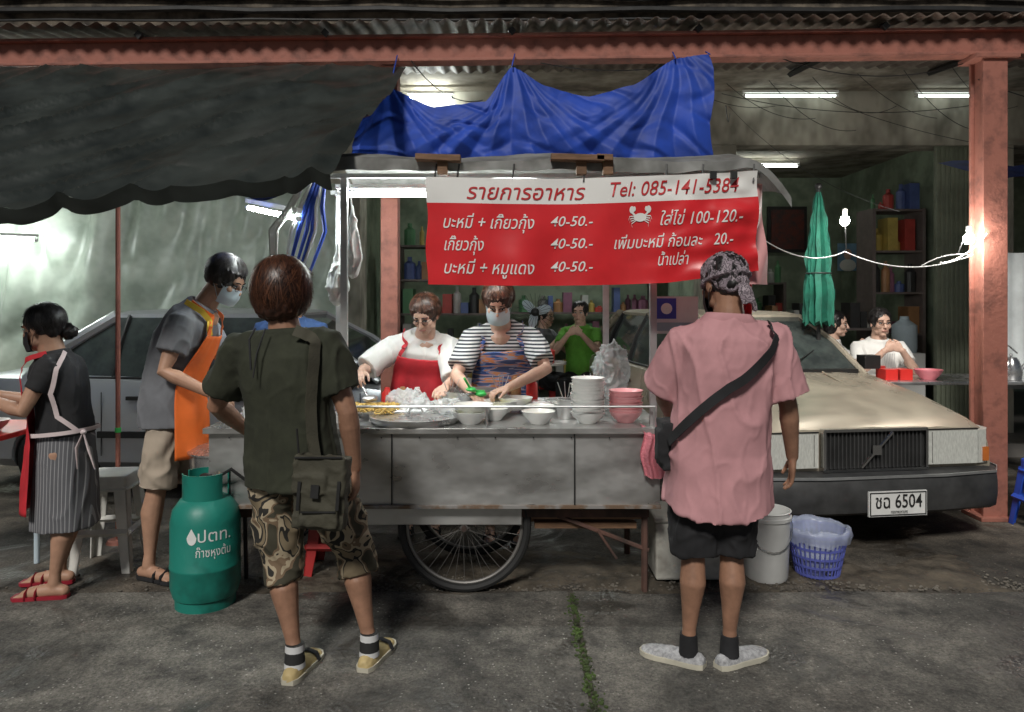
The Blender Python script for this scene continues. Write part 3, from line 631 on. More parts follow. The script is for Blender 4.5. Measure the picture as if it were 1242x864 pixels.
def blue(u,v):
    x=lerp(-1.05,1.33,u)
    for a,c in zip(topz,topz[1:]):
        if x<=c[0]: break
    k=(x-a[0])/(c[0]-a[0]);k=k*.6+.4*k*k*(3-2*k);zt=lerp(a[1],c[1],k);zb=2.42
    d=0
    for px,wd in((0.0,.10),(1.12,.12),(-.85,.1)):
        r=(x-px)/(wd+.75*v);d+=.045*math.exp(-r*r*.9)*(abs(((r*2.6+px)%1)*2-1)-.5)*(.35+v)
    d+=.05*noise.noise(V((x*2.0+v,v*1.6,0)))+.02*(1-min(1,abs(noise.noise(V((x*3-v*2,v*2.5,5))))*5))
    z=lerp(zt,zb,v)
    return V((x+.02*math.sin(v*7)*u,5.05+d*1.1-.12*math.sin(v*pi*.7),z))
b=B();b.grid(blue,260,50)
for px,pz in((0,3.12),(1.1,3.17),(1.33,3.20),(-.82,2.97)): b.tube([(px,5.03,pz-.01),(px+.02,5.22,bz(px)-.06)],.005,5)
b.obj('blue_tarpaulin',BLT,180)
b=B();b.grid(lambda u,v:V((lerp(-2.5,-1.35,u),lerp(4.3,5.2,v),2.12+.25*v+.05*math.sin(u*3)+.03*math.sin(u*19+v*4))),40,16);b.obj('blue_tarpaulin',BLT,180)
PLS=mk('plastic_sheet',(.50,.56,.48),.35,c2=(.28,.33,.27),vs=2.5,bump=.5,bs=7)
b=B()
def pls(u,v):
    x=lerp(-7.5,-1.75,u);r=noise.noise(V((u*14+v,v*4,2)))
    return V((x,7.5+.10*noise.noise(V((u*26+v*2,v*1.2,0)))+.05*(1-min(1,abs(r)*4)),lerp(2.7,.15,v)+.05*noise.noise(V((u*10,0,3)))))
b.grid(pls,260,30);b.obj('plastic_sheet_curtain',PLS,180)
b=B();b.tube([(-2.50,4.75,0),(-2.50,4.75,2.80)],.015,8);b.tube([(-2.5,4.75,.70),(-2.5,4.75,.73)],.019,8,1);b.lathe([(.001,0),(.07,0),(.06,.02),(.001,.025)],(-2.5,4.75,0),0);b.obj('tarp_pole',[RUST,GRN])
b=B();b.grid(lambda u,v:V((lerp(4.1,7,u),lerp(6.3,7.2,v),2.55+.3*v+.03*math.sin(u*20))),20,8);b.obj('blue_awning',BLT,180)
b=B();b.grid(lambda u,v:V((lerp(4.25,7,u),6.6+.01*math.sin(u*120),lerp(.75,1.95,v))),160,2);b.obj('white_corrugated_panel',mk('white_sheet',(.55,.58,.58),.5,var=.1),60)
# ------------------------------------------------------------------ lamps
TUB=mk('tube_glow',(.93,1,.97),.5,emis=125);TDIM=mk('added_tube_glow_dim',(.95,1,.93),.5,emis=26);TLOW=mk('unlit_tube_added_glow',(.9,1,.95),.5,emis=5);BUL=mk('bulb_glow',(1,.97,.9),.5,emis=520)  # low glow is put on unlit tubes; dim glow serves an added tube
def ftube(a,c,lit=TUB,r=.014):
    a=V(a);c=V(c);d=(c-a).normalized();b=B();b.tube([a+d*.03,c-d*.03],r,6,0);b.tube([a,a+d*.03],r*1.05,10,1);b.tube([c-d*.03,c],r*1.05,10,1)
    m=(a+c)/2+V((0,.0,r+.03));b.box(m,((c-a).length,.03,.025),2,Matrix.Rotation(math.atan2(d.y,d.x),3,'Z')@Matrix.Rotation(-math.asin(d.z),3,'Y'));return b.obj('fluorescent_tube',[lit,WH,WH],40)
ftube((-1.0,4.25,2.14),(.15,4.25,2.14));ftube((-1.66,4.7,2.12),(-1.15,4.05,1.98));ftube((-1.08,7.7,3.62),(-.6,7.7,3.62));ftube((-5.6,7.1,2.14),(-4.5,7.1,2.10))  # leftmost glowing tube stands in for a reflection on the plastic sheet
ftube((2.4,7.8,3.66),(3.4,7.8,3.66),TLOW);ftube((4.2,7.8,3.66),(5.0,7.8,3.66),TLOW);ftube((.0,9.5,3.0),(1.2,9.5,3.0),TUB);ftube((-4.0,5.3,2.38),(-2.9,5.3,2.38));ftube((2.6,9.9,3.3),(3.8,9.9,3.3),TDIM)  # low pair is unlit, glow added; interior and tarp-hidden tubes unseen, added for light
for x,y,z in((2.49,5.6,2.13),(3.16,5.18,1.96)):
    b=B();b.ell((x,y,z),(.036,.036,.040),0,None,8,6);b.lathe([(.016,0),(.018,.05),(.001,.06)],(x,y,z+.035),1,12);b.obj('light_bulb',[BUL,WH])
def cat(a,c,sag,n=16):
    a=V(a);c=V(c);return [lerp(a,c,k/n)-V((0,0,sag*4*(k/n)*(1-k/n))) for k in range(n+1)]
b=B();W=lambda a,c,s,r=.004,m=0:b.tube(cat(a,c,s),r,5,m)
W((1.3,4.3,2.0),(2.49,5.6,1.9),.12,.004,1);W((2.49,5.6,1.9),(3.2,5.2,1.85),.10,.004,1);W((2.49,5.6,2.2),(2.5,5.6,1.9),0);W((3.16,5.18,2.02),(3.1,5.2,1.86),-.02);W((3.3,5.2,2.0),(3.0,5.25,1.80),.05,.004,1);W((3.16,5.18,1.85),(2.9,5.3,1.78),-.03,.004,1)
W((1.9,5.3,3.25),(3.3,5.35,3.25),.12);W((2.1,7.5,3.6),(4.8,7.4,3.5),.15);W((1.5,5.25,2.9),(2.3,7.9,3.5),.1);W((.2,5.25,3.2),(1.6,5.3,3.3),.09,.004);W((3.3,5.3,3.1),(5.5,6.0,3.3),.2);W((-.7,5.2,3.2),(-.2,5.1,2.9),.1);W((2.2,7.6,3.5),(2.9,5.6,2.2),.15,.002);W((2.6,7.0,3.55),(5,7.3,3.0),.1,.003)
for k in range(7): W((1.6+k*.35,6.9-.1*k,3.5),(2.6+k*.4,7.4,3.45-.12*(k%3)),.08+.03*(k%4),.003,0)
b.obj('electric_wires',[DK,WH])
# ------------------------------------------------------------------ food cart
ct=[]
CART=mk('cart_steel',(.52,.52,.51),.38,.7,vs=3,bump=.25,bs=5,rv=.12,c2=(.30,.295,.285),lo=.3,hi=.6,stretch=(1,1,1.8));CARTE=mk('cart_edge_rust',(.18,.12,.08),.7,.3,c2=(.28,.27,.26),vs=9,lo=.45,hi=.6)
b=B()
b.grid(lambda u,v:V((lerp(-1.56,.76,u),3.85+.009*noise.noise(V((u*9,v*2,0))),lerp(.485+.010*noise.noise(V((u*30,0,0))),.855,v))),100,14,0)
b.bb((-1.56,3.864,.70),(.76,4.62,.84),0);b.bb((-1.56,3.9,.5),(-1.50,4.57,.698),0);b.bb((.72,3.9,.5),(.76,4.57,.698),0);b.bb((-1.56,4.58,.5),(.76,4.62,.698),0)
b.bb((-1.58,3.82,.857),(.79,4.66,.885),0)
b.bb((.318,3.834,.49),(.324,3.851,.853),2);b.bb((-.62,3.836,.49),(-.615,3.851,.853),2);b.bb((-1.56,3.835,.470),(.765,3.87,.488),1);b.bb((-.80,3.9,.37),(.05,3.93,.47),0)
for k in range(12): b.ell((-1.45+k*.195,3.838,.835),(.005,.004,.005),2,None,6,4)
ct.append(b.obj('cart_body',[CART,CARTE,DK],40,bevel=.003))
b=B()
for x in(-1.5,.7):
    for y in(3.95,4.55): b.tube([(x,y,0),(x,y,.5)],.018,6)
b.bb((-1.5,3.93,.40),(.72,3.97,.44));b.bb((-1.5,4.53,.40),(.72,4.57,.44));b.tube([(-.25,3.88,.352),(-.25,4.6,.352)],.014,8)
for x in(-.45,-.05):b.tube([(x,3.96,.42),(-.25,3.96,.352)],.012,6)
b.tube([(.2,3.95,.42),(.72,3.95,.22)],.012,6);b.tube([(.1,4.1,.34),(.62,4.0,.40)],.014,6,1);b.bb((.12,3.97,.33),(.66,4.25,.36),1);b.bb((.05,3.95,.385),(.70,4.05,.41),1);b.tube([(.45,3.94,.33),(.55,3.94,.18)],.008,6)
ct.append(b.obj('chassis',[mk('chassis_rust',(.12,.06,.045),.8,c2=(.04,.025,.02)),WOOD]))
RIM=mk('wheel_rim',(.22,.21,.2),.5,.7)
def bikewheel(y):
    b=B();c=V((-.25,y,.352))
    def ring(r,rr,m,n=56):
        rings=[]
        for j in range(n):
            a=2*pi*j/n;rings.append([c+V((math.cos(a)*(r+rr*math.cos(q)),rr*math.sin(q),math.sin(a)*(r+rr*math.cos(q)))) for q in[2*pi*k/8 for k in range(8)]])
        rings.append(rings[0]);b.loft(rings,m,False)
    ring(.330,.022,0);ring(.302,.010,1)
    b.tube([c-V((0,.045,0)),c+V((0,.045,0))],.02,10,1);
    for k in range(36):
        a=2*pi*k/36;s=1 if k%2 else -1;o=.6*(1 if k%4<2 else -1);b.tube([c+V((.018*math.cos(a+o),s*.03,.018*math.sin(a+o))),c+V((.3*math.cos(a),0,.3*math.sin(a)))],.0013,4,1)
    return b.obj('bicycle_wheel',[RUB,RIM])
ct+=[bikewheel(3.95),bikewheel(4.5)]
b=B()
for x,y,z in((.57,4.55,2.2),(.74,3.93,2.2),(-.88,3.93,2.2),(-1.05,4.55,2.2)): b.bb((x-.017,y-.017,.885),(x+.017,y+.017,z))
for y in(3.93,4.55): b.bb((-1.1,y-.012,2.18),(1.3,y+.012,2.204))
b.tube([(-.88,3.87,.99),(.74,3.87,.99)],.006,8)
for x in(-.88,-.13,.735): b.tube([(x,3.87,.885),(x,3.87,.99)],.006,8)
ct.append(b.obj('cart_frame',ALU,30))
def cano(u,v):
    x=lerp(-1.0,1.38,u);y=lerp(3.70,4.8,v);z=2.235+.10*math.sin(pi*v)+.012*math.sin(u*14+v*3)
    z-=.20*max(0,(u-.9)/.1)**2;z+=.008*noise.noise(V((x*8,y*8,0)));return V((x,y,z))
b=B();b.grid(cano,100,20);b.grid(lambda u,v:cano(u,0)+V((0,-.004+.01*math.sin(u*60)*v,-.055*v-.012*v*math.sin(u*11+1))),100,4)
ct.append(b.obj('canopy_sheet',mk('grey_canopy',(.28,.28,.27),.6,c2=(.13,.13,.12),vs=5,bump=.3,bs=12),180))
b=B()
for x,w in((-.36,.22),(.32,.26),(.45,.08)): b.box((x,3.66,2.235),(w,.07,.03),0,Matrix.Rotation(.03,3,'Y'));b.box((x+.02,3.675,2.20),(.05,.04,.09),0)
ct.append(b.obj('wood_clamps',WOOD,0,bevel=.003))
group('food_cart',ct)
# ------------------------------------------------------------------ banner
def bw(x,z):
    k=(x+.417)/1.63;t=(2.157-z)/.52
    return 3.655+.012*math.sin(x*7+z*3)+.010*math.sin(x*19-z*5)*t+.035*max(0,k-.60)*2*noise.noise(V((x*9,z*14,0)))+.008*noise.noise(V((x*5,z*6,2)))
def bd(x,z):
    k=(x+.417)/1.63;return .018*k*k-.015*(1-k)-.016*math.sin(pi*k)
BRED=mk('banner_red',(.62,.022,.028),.34,var=.08,vs=4);BWH=mk('banner_white',(.78,.77,.74),.42,var=.04,vs=4);BTX=mk('banner_text_red',(.5,.015,.02),.5,var=.03)
b=B()
def bnr(z0,z1,m,nv):
    def f(u,v):
        x=lerp(-.417,1.205,u);z=lerp(z1,z0,v)
        if z0<1.65 and v>.6: z+=.035*max(0,(u-.72)/.28)*((v-.6)/.4)
        return V((x+.006*math.sin(z*20),bw(x,z),z+bd(x,z)))
    b.grid(f,150,nv,m)
bnr(2.032,2.157,1,14);bnr(1.633,2.032,0,40)
parts=[b.obj('banner_sheet',[BRED,BWH],180)]
def text(s,x0,x1,zc,h,mat,shear=.25,off=.003,yf=None):
    cu=bpy.data.curves.new('t','FONT');cu.body=s;cu.shear=shear;cu.offset=off;cu.size=1;cu.resolution_u=3
    o=bpy.data.objects.new('t',cu);col.objects.link(o);dg=bpy.context.evaluated_depsgraph_get()
    me=bpy.data.meshes.new_from_object(o.evaluated_get(dg));bpy.data.objects.remove(o)
    if not me.vertices: return None
    xs=[v.co.x for v in me.vertices];a,c=min(xs),max(xs);sx=(x1-x0)/(c-a)
    bm=bmesh.new();bm.from_mesh(me);bmesh.ops.triangulate(bm,faces=bm.faces);bm.to_mesh(me);bm.free()
    for v in me.vertices:
        x=x0+(v.co.x-a)*sx;z=zc+(v.co.y-.33)*h;
        if yf: v.co=yf(x,z)
        else: v.co=V((x,bw(x,z)-.004,z+bd(x,z)))
    me.materials.clear();me.materials.append(mat);o=bpy.data.objects.new('lettering',me);col.objects.link(o);return o
bx=lambda p:(p-621)*.00403;bzz=lambda p:1.55+(362-p)*.00403+.01
Tt=lambda s,a,c,y,h,m:parts.append(text(s,bx(a),bx(c),bzz(y),h,m))
Tt('รายการอาหาร',566,710,231,.105,BTX);Tt('Tel: 085-141-5384',740,897,229,.10,BTX)
Tt('บะหมี่ + เกี๊ยวกุ้ง',538,648,268,.085,BWH);Tt('เกี๊ยวกุ้ง',539,587,295,.085,BWH);Tt('บะหมี่ + หมูแดง',539,648,323,.085,BWH)
for y in(266,293,321):Tt('40-50.-',668,719,y,.07,BWH)
Tt('ใส่ไข่ 100-120.-',800,901,267,.085,BWH);Tt('เพิ่มบะหมี่ ก้อนละ   20.-',745,889,294,.08,BWH);Tt('น้ำเปล่า',797,835,316,.08,BWH)
b=B();cx,cz=bx(776),bzz(263)
P2=lambda x,z:V((cx+x,bw(cx+x,cz+z)-.004,cz+z+bd(cx+x,cz)))
def disc(x,z,rx,rz): b.add([P2(x+rx*math.cos(a),z+rz*math.sin(a)) for a in[2*pi*k/16 for k in range(16)]],[tuple(range(16))])
disc(0,-.002,.030,.021)
for s in(-1,1):
    disc(s*.040,.036,.012,.018);disc(s*.028,.040,.006,.012)
    for j in range(4):
        x0,z0=s*.02,.004-j*.007;x1,z1=s*(.050-j*.003),.004-j*.012;x2,z2=s*(.056-j*.006),-.014-j*.012
        for(a,c,d,e) in((x0,z0,x1,z1),(x1,z1,x2,z2)): b.add([P2(a,c-.002),P2(d,e-.002),P2(d,e+.003),P2(a,c+.003)],[(0,1,2,3)])
    b.add([P2(s*.018,.008),P2(s*.036,.026),P2(s*.044,.022),P2(s*.026,.002)],[(0,1,2,3)])
parts.append(b.obj('crab_emblem',BWH,0,recalc=False))
b=B()
for x in(-.38,-.27,.0,.35,.75,.93,1.18): b.tube([(x,3.66,2.12),(x+.01,3.68,2.21)],.005,5)
for x in(.98,1.08): b.box((x,3.645,2.15),(.03,.02,.035))
parts.append(b.obj('banner_ties',DK));group('menu_banner',parts)
b=B();b.grid(lambda u,v:V((lerp(1.17,1.27,u)+.04*v*u,3.72+.10*u+.02*math.sin(v*9+u*5),lerp(2.13,1.62,v))),16,24,0);b.grid(lambda u,v:V((lerp(1.20,1.32,u),4.1+.02*math.sin(u*20),lerp(1.75,1.45,v)-.1*u)),16,12,1);b.obj('folded_banner_end',[mk('pink_vinyl',(.6,.3,.3),.5),RED],180)
# ------------------------------------------------------------------ things on the cart
ZT=.886
def bowl(b,c,r=.085,h=.062,m=0):
    b.lathe([(.001,0),(r*.5,0),(r*.55,.008),(r*.85,h*.55),(r,h),(r*.96,h),(r*.8,h*.55),(r*.5,.016),(.001,.014)],c,m,26)
PK=mk('pink_melamine',(.75,.36,.38),.3,var=.05);WB=mk('white_melamine',(.75,.76,.74),.25,var=.04)
b=B()
for k in range(12): bowl(b,(.405+.003*math.sin(k*2),4.0,ZT+k*.0165),.090 if k%3 else .093,.06)
b.obj('white_bowl_stack',WB)
b=B()
for k in range(8): bowl(b,(.61+.002*math.sin(k*3),4.02,ZT+k*.016),.092 if k%2 else .089,.06)
b.obj('pink_bowl_stack',PK)
FOOD=mk('noodle_broth',(.45,.35,.15),.4,c2=(.2,.25,.06),vs=40)
for x,y,z,r in((.14,3.98,ZT,.09),(-.22,3.98,ZT,.10),(-.21,4.02,ZT+.03,.11),(-.06,4.25,ZT+.02,.10),(.02,4.3,ZT+.03,.10),(.32,4.3,ZT,.09),(-.42,4.3,ZT,.08),(.28,4.45,ZT,.09),(.16,4.2,ZT,.08),(-.1,4.1,ZT,.085)):
    b=B();bowl(b,(x,y,z),r,.066);b.lathe([(.001,.045),(r*.82,.044),(.001,.043)],(x,y,z),1,20);b.obj('soup_bowl',[WB,FOOD])
b=B();b.lathe([(.001,0),(.235,0),(.25,.02),(.25,.035),(.235,.035),(.22,.02),(.10,.03),(.001,.04)],(-.52,4.05,ZT),0,40);b.tube([(-.56,4.05,.925),(-.55,4.05,.955),(-.49,4.05,.955),(-.48,4.05,.925)],.006,6);b.obj('round_steel_tray',STEEL)
b=B();b.lathe([(.001,0),(.2,0),(.21,.05),(.205,.05),(.19,.012),(.001,.01)],(-.95,4.15,ZT),0,36);b.lathe([(.001,0),(.15,0),(.16,.12),(.155,.12),(.145,.01),(.001,.01)],(-.25,4.45,ZT),0,36);b.obj('steel_basin',STEEL)
NOD=mk('egg_noodles',(.62,.42,.12),.6,var=.3,vs=60);b=B()
for k in range(90):
    cx_=-.78+random.gauss(0,.06);cy=4.22+random.gauss(0,.06);b.tube([(cx_+.03*math.cos(q)+.004*q,cy+.03*math.sin(q),.91+.03*random.random()+.003*q) for q in[k2*.8 for k2 in range(9)]],.004,5)
b.obj('noodle_pile',NOD)
b=B();b.bb((-1.0,4.05,ZT),(-.66,4.4,ZT+.012));b.bb((.05,4.35,ZT),(.5,4.6,ZT+.05));b.bb((.08,4.38,ZT+.052),(.47,4.57,ZT+.06));b.obj('food_tray',STEEL,0,bevel=.004)
for x,y,r,h in((.30,4.15,.05,.10),(-.36,4.42,.07,.09),(.46,4.3,.06,.13),(-.07,4.5,.06,.10)):
    b=B();b.lathe([(.001,0),(r,0),(r,h),(r*1.06,h),(r*1.06,h+.006),(r*.94,h+.006),(r*.94,.01),(.001,.008)],(x,y,ZT+(.062 if y>4.35 and x>0 else 0)),0,24)
    for k in range(4): b.tube([(x,y,ZT+.06),(x+.05*math.cos(k*1.7),y+.04*math.sin(k*1.7),ZT+h+.1)],.0025,4)
    b.obj('utensil_canister',STEEL)
CLR=mk('clear_plastic',(.7,.73,.73),.2,var=.1,alpha=.45)
def bag(name,c,r,seed,mat=CLR,k=1):
    b=B();b.ell(c,r,0,None,28,20);o=fuse(b,name,mat,.007,0,lambda p,n:folds(.026*k,seed,(13,13,9))(p,n)+folds(.010*k,seed+3,(34,34,22))(p,n));return o
bag('plastic_bag',(-.36,4.16,.94),(.10,.07,.05),1);bag('plastic_bag',(-.62,4.40,.95),(.12,.09,.06),4);bag('plastic_bag',(.58,4.38,1.10),(.10,.1,.2),9)
bag('plastic_bag',(-1.3,3.98,.95),(.13,.10,.06),14);bag('plastic_bag',(-.52,4.10,.96),(.09,.06,.04),22)
WBAG=mk('white_bag',(.6,.62,.6),.35,var=.08)
for x,y,z,rx,rz,sd in((-.86,4.05,1.84,.045,.15,3),(-.98,4.2,1.67,.06,.12,6)):
    b=B();b.tube([(x,y,z+rz+.06),(x,y,z+rz*.7),(x,y,z+rz*.2),(x,y,z-rz*.5),(x,y,z-rz)],[.008,.02,rx*.8,rx*1.15,rx*.7],18,rnd=True);fuse(b,'hanging_plastic_bag',WBAG,.006,1,folds(.010,sd,(26,26,5)))
b=B();b.tube([(-.86,4.05,1.97),(-.87,4.0,2.18)],.004,6);b.tube([(-.98,4.2,1.78),(-1.0,4.3,2.18)],.004,6);b.obj('bag_string',WBAG)
b=B()
for k in range(12):
    a=random.uniform(-.05,.05);b.tube([(-1.08+a,4.1+a,2.2),(-1.13+a*2,4.1,2.05),(-1.17+a*3,4.1+a,1.92),(-1.22+a*2,4.1,1.72-abs(a)*2)],[.008,.014,.012,.006],7,k%2)
b.obj('rope_bundle',[BLT,WBAG])
b=B();b.ell((-.235,4.28,1.03),(.03,.045,.012),0);b.tube([(-.235,4.28,1.03),(-.27,4.22,1.10)],.007,7);b.tube([(-.235,4.3,1.02),(-.16,4.34,1.01)],.007,7);b.ell((-.18,4.3,1.0),(.035,.03,.015),0);b.obj('green_ladle',GRN)
b=B();b.tube([(-.91,4.46,1.07),(-.84,4.35,.98)],.006,7);b.ell((-.82,4.33,.97),(.045,.045,.02),0);b.obj('steel_ladle',STEEL)
b=B()
for x,y,m in((-.75,4.5,0),(-.66,4.52,1),(-.57,4.5,2),(.02,4.52,1),(.12,4.5,0)): b.lathe([(.001,0),(.035,0),(.035,.09),(.02,.11),(.014,.13),(.001,.13)],(x,y,ZT+.06 if x>0 else ZT),m,14)
b.obj('condiment_bottles',[REDP,GC[5],WH])
b=B();b.bb((.76,4.02,1.36),(1.0,4.03,1.56),0);b.bb((.775,4.012,1.44),(.88,4.02,1.55),1);b.bb((.77,4.012,1.375),(.98,4.02,1.42),2);b.lathe([(.001,0),(.03,0),(.03,.004),(.001,.004)],(.828,4.012,1.495),0,16,Matrix.Rotation(pi/2,3,'X'));b.obj('payment_sign',[WH,mk('sticker_blue',(.04,.05,.35),.4),mk('sticker_grey',(.3,.4,.45),.4)],0)
b=B();b.grid(lambda u,v:V((.66+.15*u+.01*math.sin(v*8),3.805+.012*math.sin(u*20)-.01*v+(.1*(1-v*6) if v<.16 else 0),.90-.26*max(0,v-.05)-.02*math.sin(u*4))),24,24);b.obj('pink_towel',mk('towel_pink',(.6,.2,.24),.95,bump=.7,bs=90),180)
# ------------------------------------------------------------------ gas cylinder
TEAL=mk('cylinder_green',(.012,.20,.155),.42,c2=(.01,.11,.085),vs=5,lo=.3,hi=.5,bump=.15,bs=14,rv=.1)
gx,gy=-1.555,3.80;gs=[];b=B()
b.lathe([(.001,.035),(.12,.035),(.155,.06),(.168,.11),(.168,.20),(.171,.205),(.171,.215),(.168,.22),(.168,.43),(.157,.49),(.12,.54),(.06,.565),(.001,.57)],(gx,gy,0),0,40)
b.lathe([(.14,0),(.145,0),(.145,.07),(.14,.07)],(gx,gy,0),0,40)
for a0,a1 in((.35,2.8),(3.5,5.9)):
    b.loft([[V((gx+r*math.cos(a),gy+r*math.sin(a),z)) for r,z in((.105,.53),(.110,.53),(.110,.66),(.112,.67),(.104,.67),(.105,.66))] for a in[lerp(a0,a1,k/20) for k in range(21)]],0)
b.tube([(gx,gy,.56),(gx,gy,.63)],.018,10,1);b.tube([(gx-.03,gy,.63),(gx+.04,gy,.63)],.014,10,1);b.ell((gx,gy,.65),(.03,.03,.012),2)
gs.append(b.obj('cylinder_shell',[TEAL,mk('brass',(.4,.28,.1),.35,1),DK]))
cyf=lambda x,z:V((gx+.170*math.sin((x-gx)/.170),gy-.170*math.cos((x-gx)/.170),z))
gs.append(text('ปตท.',gx+.03,gx+.19,.39,.08,WB,yf=cyf,shear=0));gs.append(text('ก๊าซหุงต้ม',gx+.02,gx+.19,.31,.06,WB,yf=cyf,shear=0))
b=B();b.add([cyf(gx+.0+.024*math.cos(a)*(1 if math.sin(a)<0 else 1-math.sin(a)*.8),.385+.035*math.sin(a)+.01*max(0,math.sin(a))) for a in [2*pi*k/20 for k in range(20)]],[tuple(range(20))]);gs.append(b.obj('flame_mark',WB,0,recalc=False))
b=B();b.tube([(gx+.04,gy,.63),(gx+.14,gy-.03,.69),(gx+.24,gy,.60),(gx+.27,gy+.05,.35),(gx+.3,gy+.1,.45)],.009,8);gs.append(b.obj('gas_hose',DK));group('gas_cylinder',gs)
b=B();px,py=-1.60,4.14;b.lathe([(.001,0),(.165,0),(.17,.02),(.17,.22),(.182,.225),(.182,.235),(.13,.258),(.001,.27)],(px,py,.48),0,36);b.tube([(px-.02,py,.75),(px-.02,py,.78),(px+.02,py,.78),(px+.02,py,.75)],.006,6)
for a in(0,2.1,4.2): b.tube([(px+.13*math.cos(a),py+.13*math.sin(a),0),(px+.12*math.cos(a),py+.12*math.sin(a),.48)],.012,6,1)
b.lathe([(.11,.45),(.15,.45),(.15,.478),(.11,.478)],(px,py,0),1,24);b.obj('stock_pot',[STEEL,DK])
# ------------------------------------------------------------------ stools
def stool(name,x,y,mat,h=.46,w=.15,rot=0):
    b=B();R=Matrix.Rotation(rot,3,'Z');T=lambda p:V((x,y,0))+R@V(p)
    def sq(r,z,c=.035):
        o=[]
        for sx,sy,a0 in((1,1,0),(-1,1,pi/2),(-1,-1,pi),(1,-1,1.5*pi)):
            for k in range(4):
                a=a0+k*pi/6;o.append(T((sx*(r-c)+c*math.cos(a),sy*(r-c)+c*math.sin(a),z)))
        return o
    b.loft([sq(w*1.08,h-.085),sq(w*1.08,h-.075),sq(w*1.0,h-.07),sq(w,h-.008),sq(w*.96,h),sq(w*.9,h+.001)])
    for sx in(-1,1):
        for sy in(-1,1):
            for ax in(0,1):
                L_=.062
                def q(k,z,w1,t):
                    cx_=sx*w*k;cy_=sy*w*k
                    a=(cx_-sx*w1,cy_) if ax==0 else (cx_,cy_-sy*w1)
                    dx,dy=(0,-sy*t) if ax==0 else (-sx*t,0)
                    return [T((cx_,cy_,z)),T((a[0],a[1],z)),T((a[0]+dx,a[1]+dy,z)),T((cx_+dx,cy_+dy,z))]
                b.loft([q(1.28,0,L_*.75,.008),q(1.12,h*.5,L_,.008),q(1.0,h-.06,L_*1.1,.008)])
    for z,k in((h*.42,1.13),):
        for a,c in(((-1,-1),(1,-1)),((1,-1),(1,1)),((1,1),(-1,1)),((-1,1),(-1,-1))):
            p,q=T((a[0]*w*k,a[1]*w*k,z)),T((c[0]*w*k,c[1]*w*k,z));b.tube([p,q],.022,4)
    return b.obj(name,mat,35,bevel=.002)
PST=mk('stool_plastic',(.72,.71,.66),.45,var=.12,vs=5)
stool('plastic_stool',-2.335,4.36,PST,.54,.13,.12);stool('plastic_stool',3.62,4.98,mk('stool_blue',(.02,.08,.5),.4),.46);stool('plastic_stool',3.3,6.95,PST,.58);stool('plastic_stool',3.12,7.4,PST,.55);stool('plastic_stool',.78,8.45,PST,.6);stool('plastic_stool',.35,8.85,REDP,.58);stool('plastic_stool',-1.02,4.3,mk('stool_red',(.35,.02,.02),.5),.38,.11)
b=B();b.bb((-3.6,3.75,.80),(-2.68,4.45,.83),0);
for x in(-3.5,-2.78):
    for y in(3.82,4.38): b.tube([(x,y,0),(x,y,.80)],.016,8,1)
b.obj('red_table',[REDP,MASKW],0,bevel=.004)
b=B();bowl(b,(-2.82,4.05,.832),.09,.06);bowl(b,(-2.78,3.9,.832),.07,.05);b.obj('soup_bowl',WB)
# ------------------------------------------------------------------ bucket, basket, foam box
b=B();c=(1.41,4.16,0);b.lathe([(.001,.004),(.112,.004),(.118,.02),(.130,.33),(.138,.335),(.138,.352),(.130,.356),(.130,.375),(.136,.38),(.128,.382),(.122,.33),(.11,.02),(.001,.015)],c,0,36)
b.tube([V(c)+V((.138*math.cos(a),.138*math.sin(a),.34-.16*math.sin(-a))) for a in[pi+pi*k/14 for k in range(15)]],.003,5,1);b.obj('white_bucket',[mk('bucket_plastic',(.66,.66,.64),.4,var=.1,vs=4),CHR])
b=B();c=V((1.72,4.22,0))
for z in(.01,.06,.11,.16,.21): 
    r=lerp(.115,.16,z/.24);b.lathe([(r,z),(r+.005,z),(r+.005,z+.012),(r,z+.012),(r,z)],c,0,36)
b.lathe([(.158,.235),(.17,.235),(.17,.25),(.158,.25),(.158,.235)],c,0,36)
for k in range(34):
    a=2*pi*k/34;b.tube([c+V((.115*math.cos(a),.115*math.sin(a),.005)),c+V((.161*math.cos(a),.161*math.sin(a),.24))],.005,5)
b.lathe([(.001,.004),(.115,.004),(.115,.012),(.001,.012)],c,0,30)
o1=b.obj('basket',mk('basket_blue',(.10,.12,.42),.4))
b=B();b.lathe([(.1,.03),(.14,.15),(.152,.25),(.165,.275),(.178,.262),(.18,.235),(.172,.20)],c,0,60)
o2=b.obj('bin_liner',mk('liner_plastic',(.45,.5,.65),.3,alpha=.55),180)
for v in o2.data.vertices: v.co.z+=.018*noise.noise(v.co*22);v.co+=V((noise.noise(v.co*30)*.012,noise.noise(v.co*28)*.012,0))
group('waste_basket',[o1,o2])
b=B();b.bb((.78,4.06,.02),(1.16,4.40,.33),0);b.bb((.77,4.05,.332),(1.17,4.41,.36),0);b.obj('foam_box',mk('foam',(.5,.49,.44),.85,c2=(.25,.23,.2),vs=5,bump=.3,bs=50,lo=.3,hi=.5),0,bevel=.012)
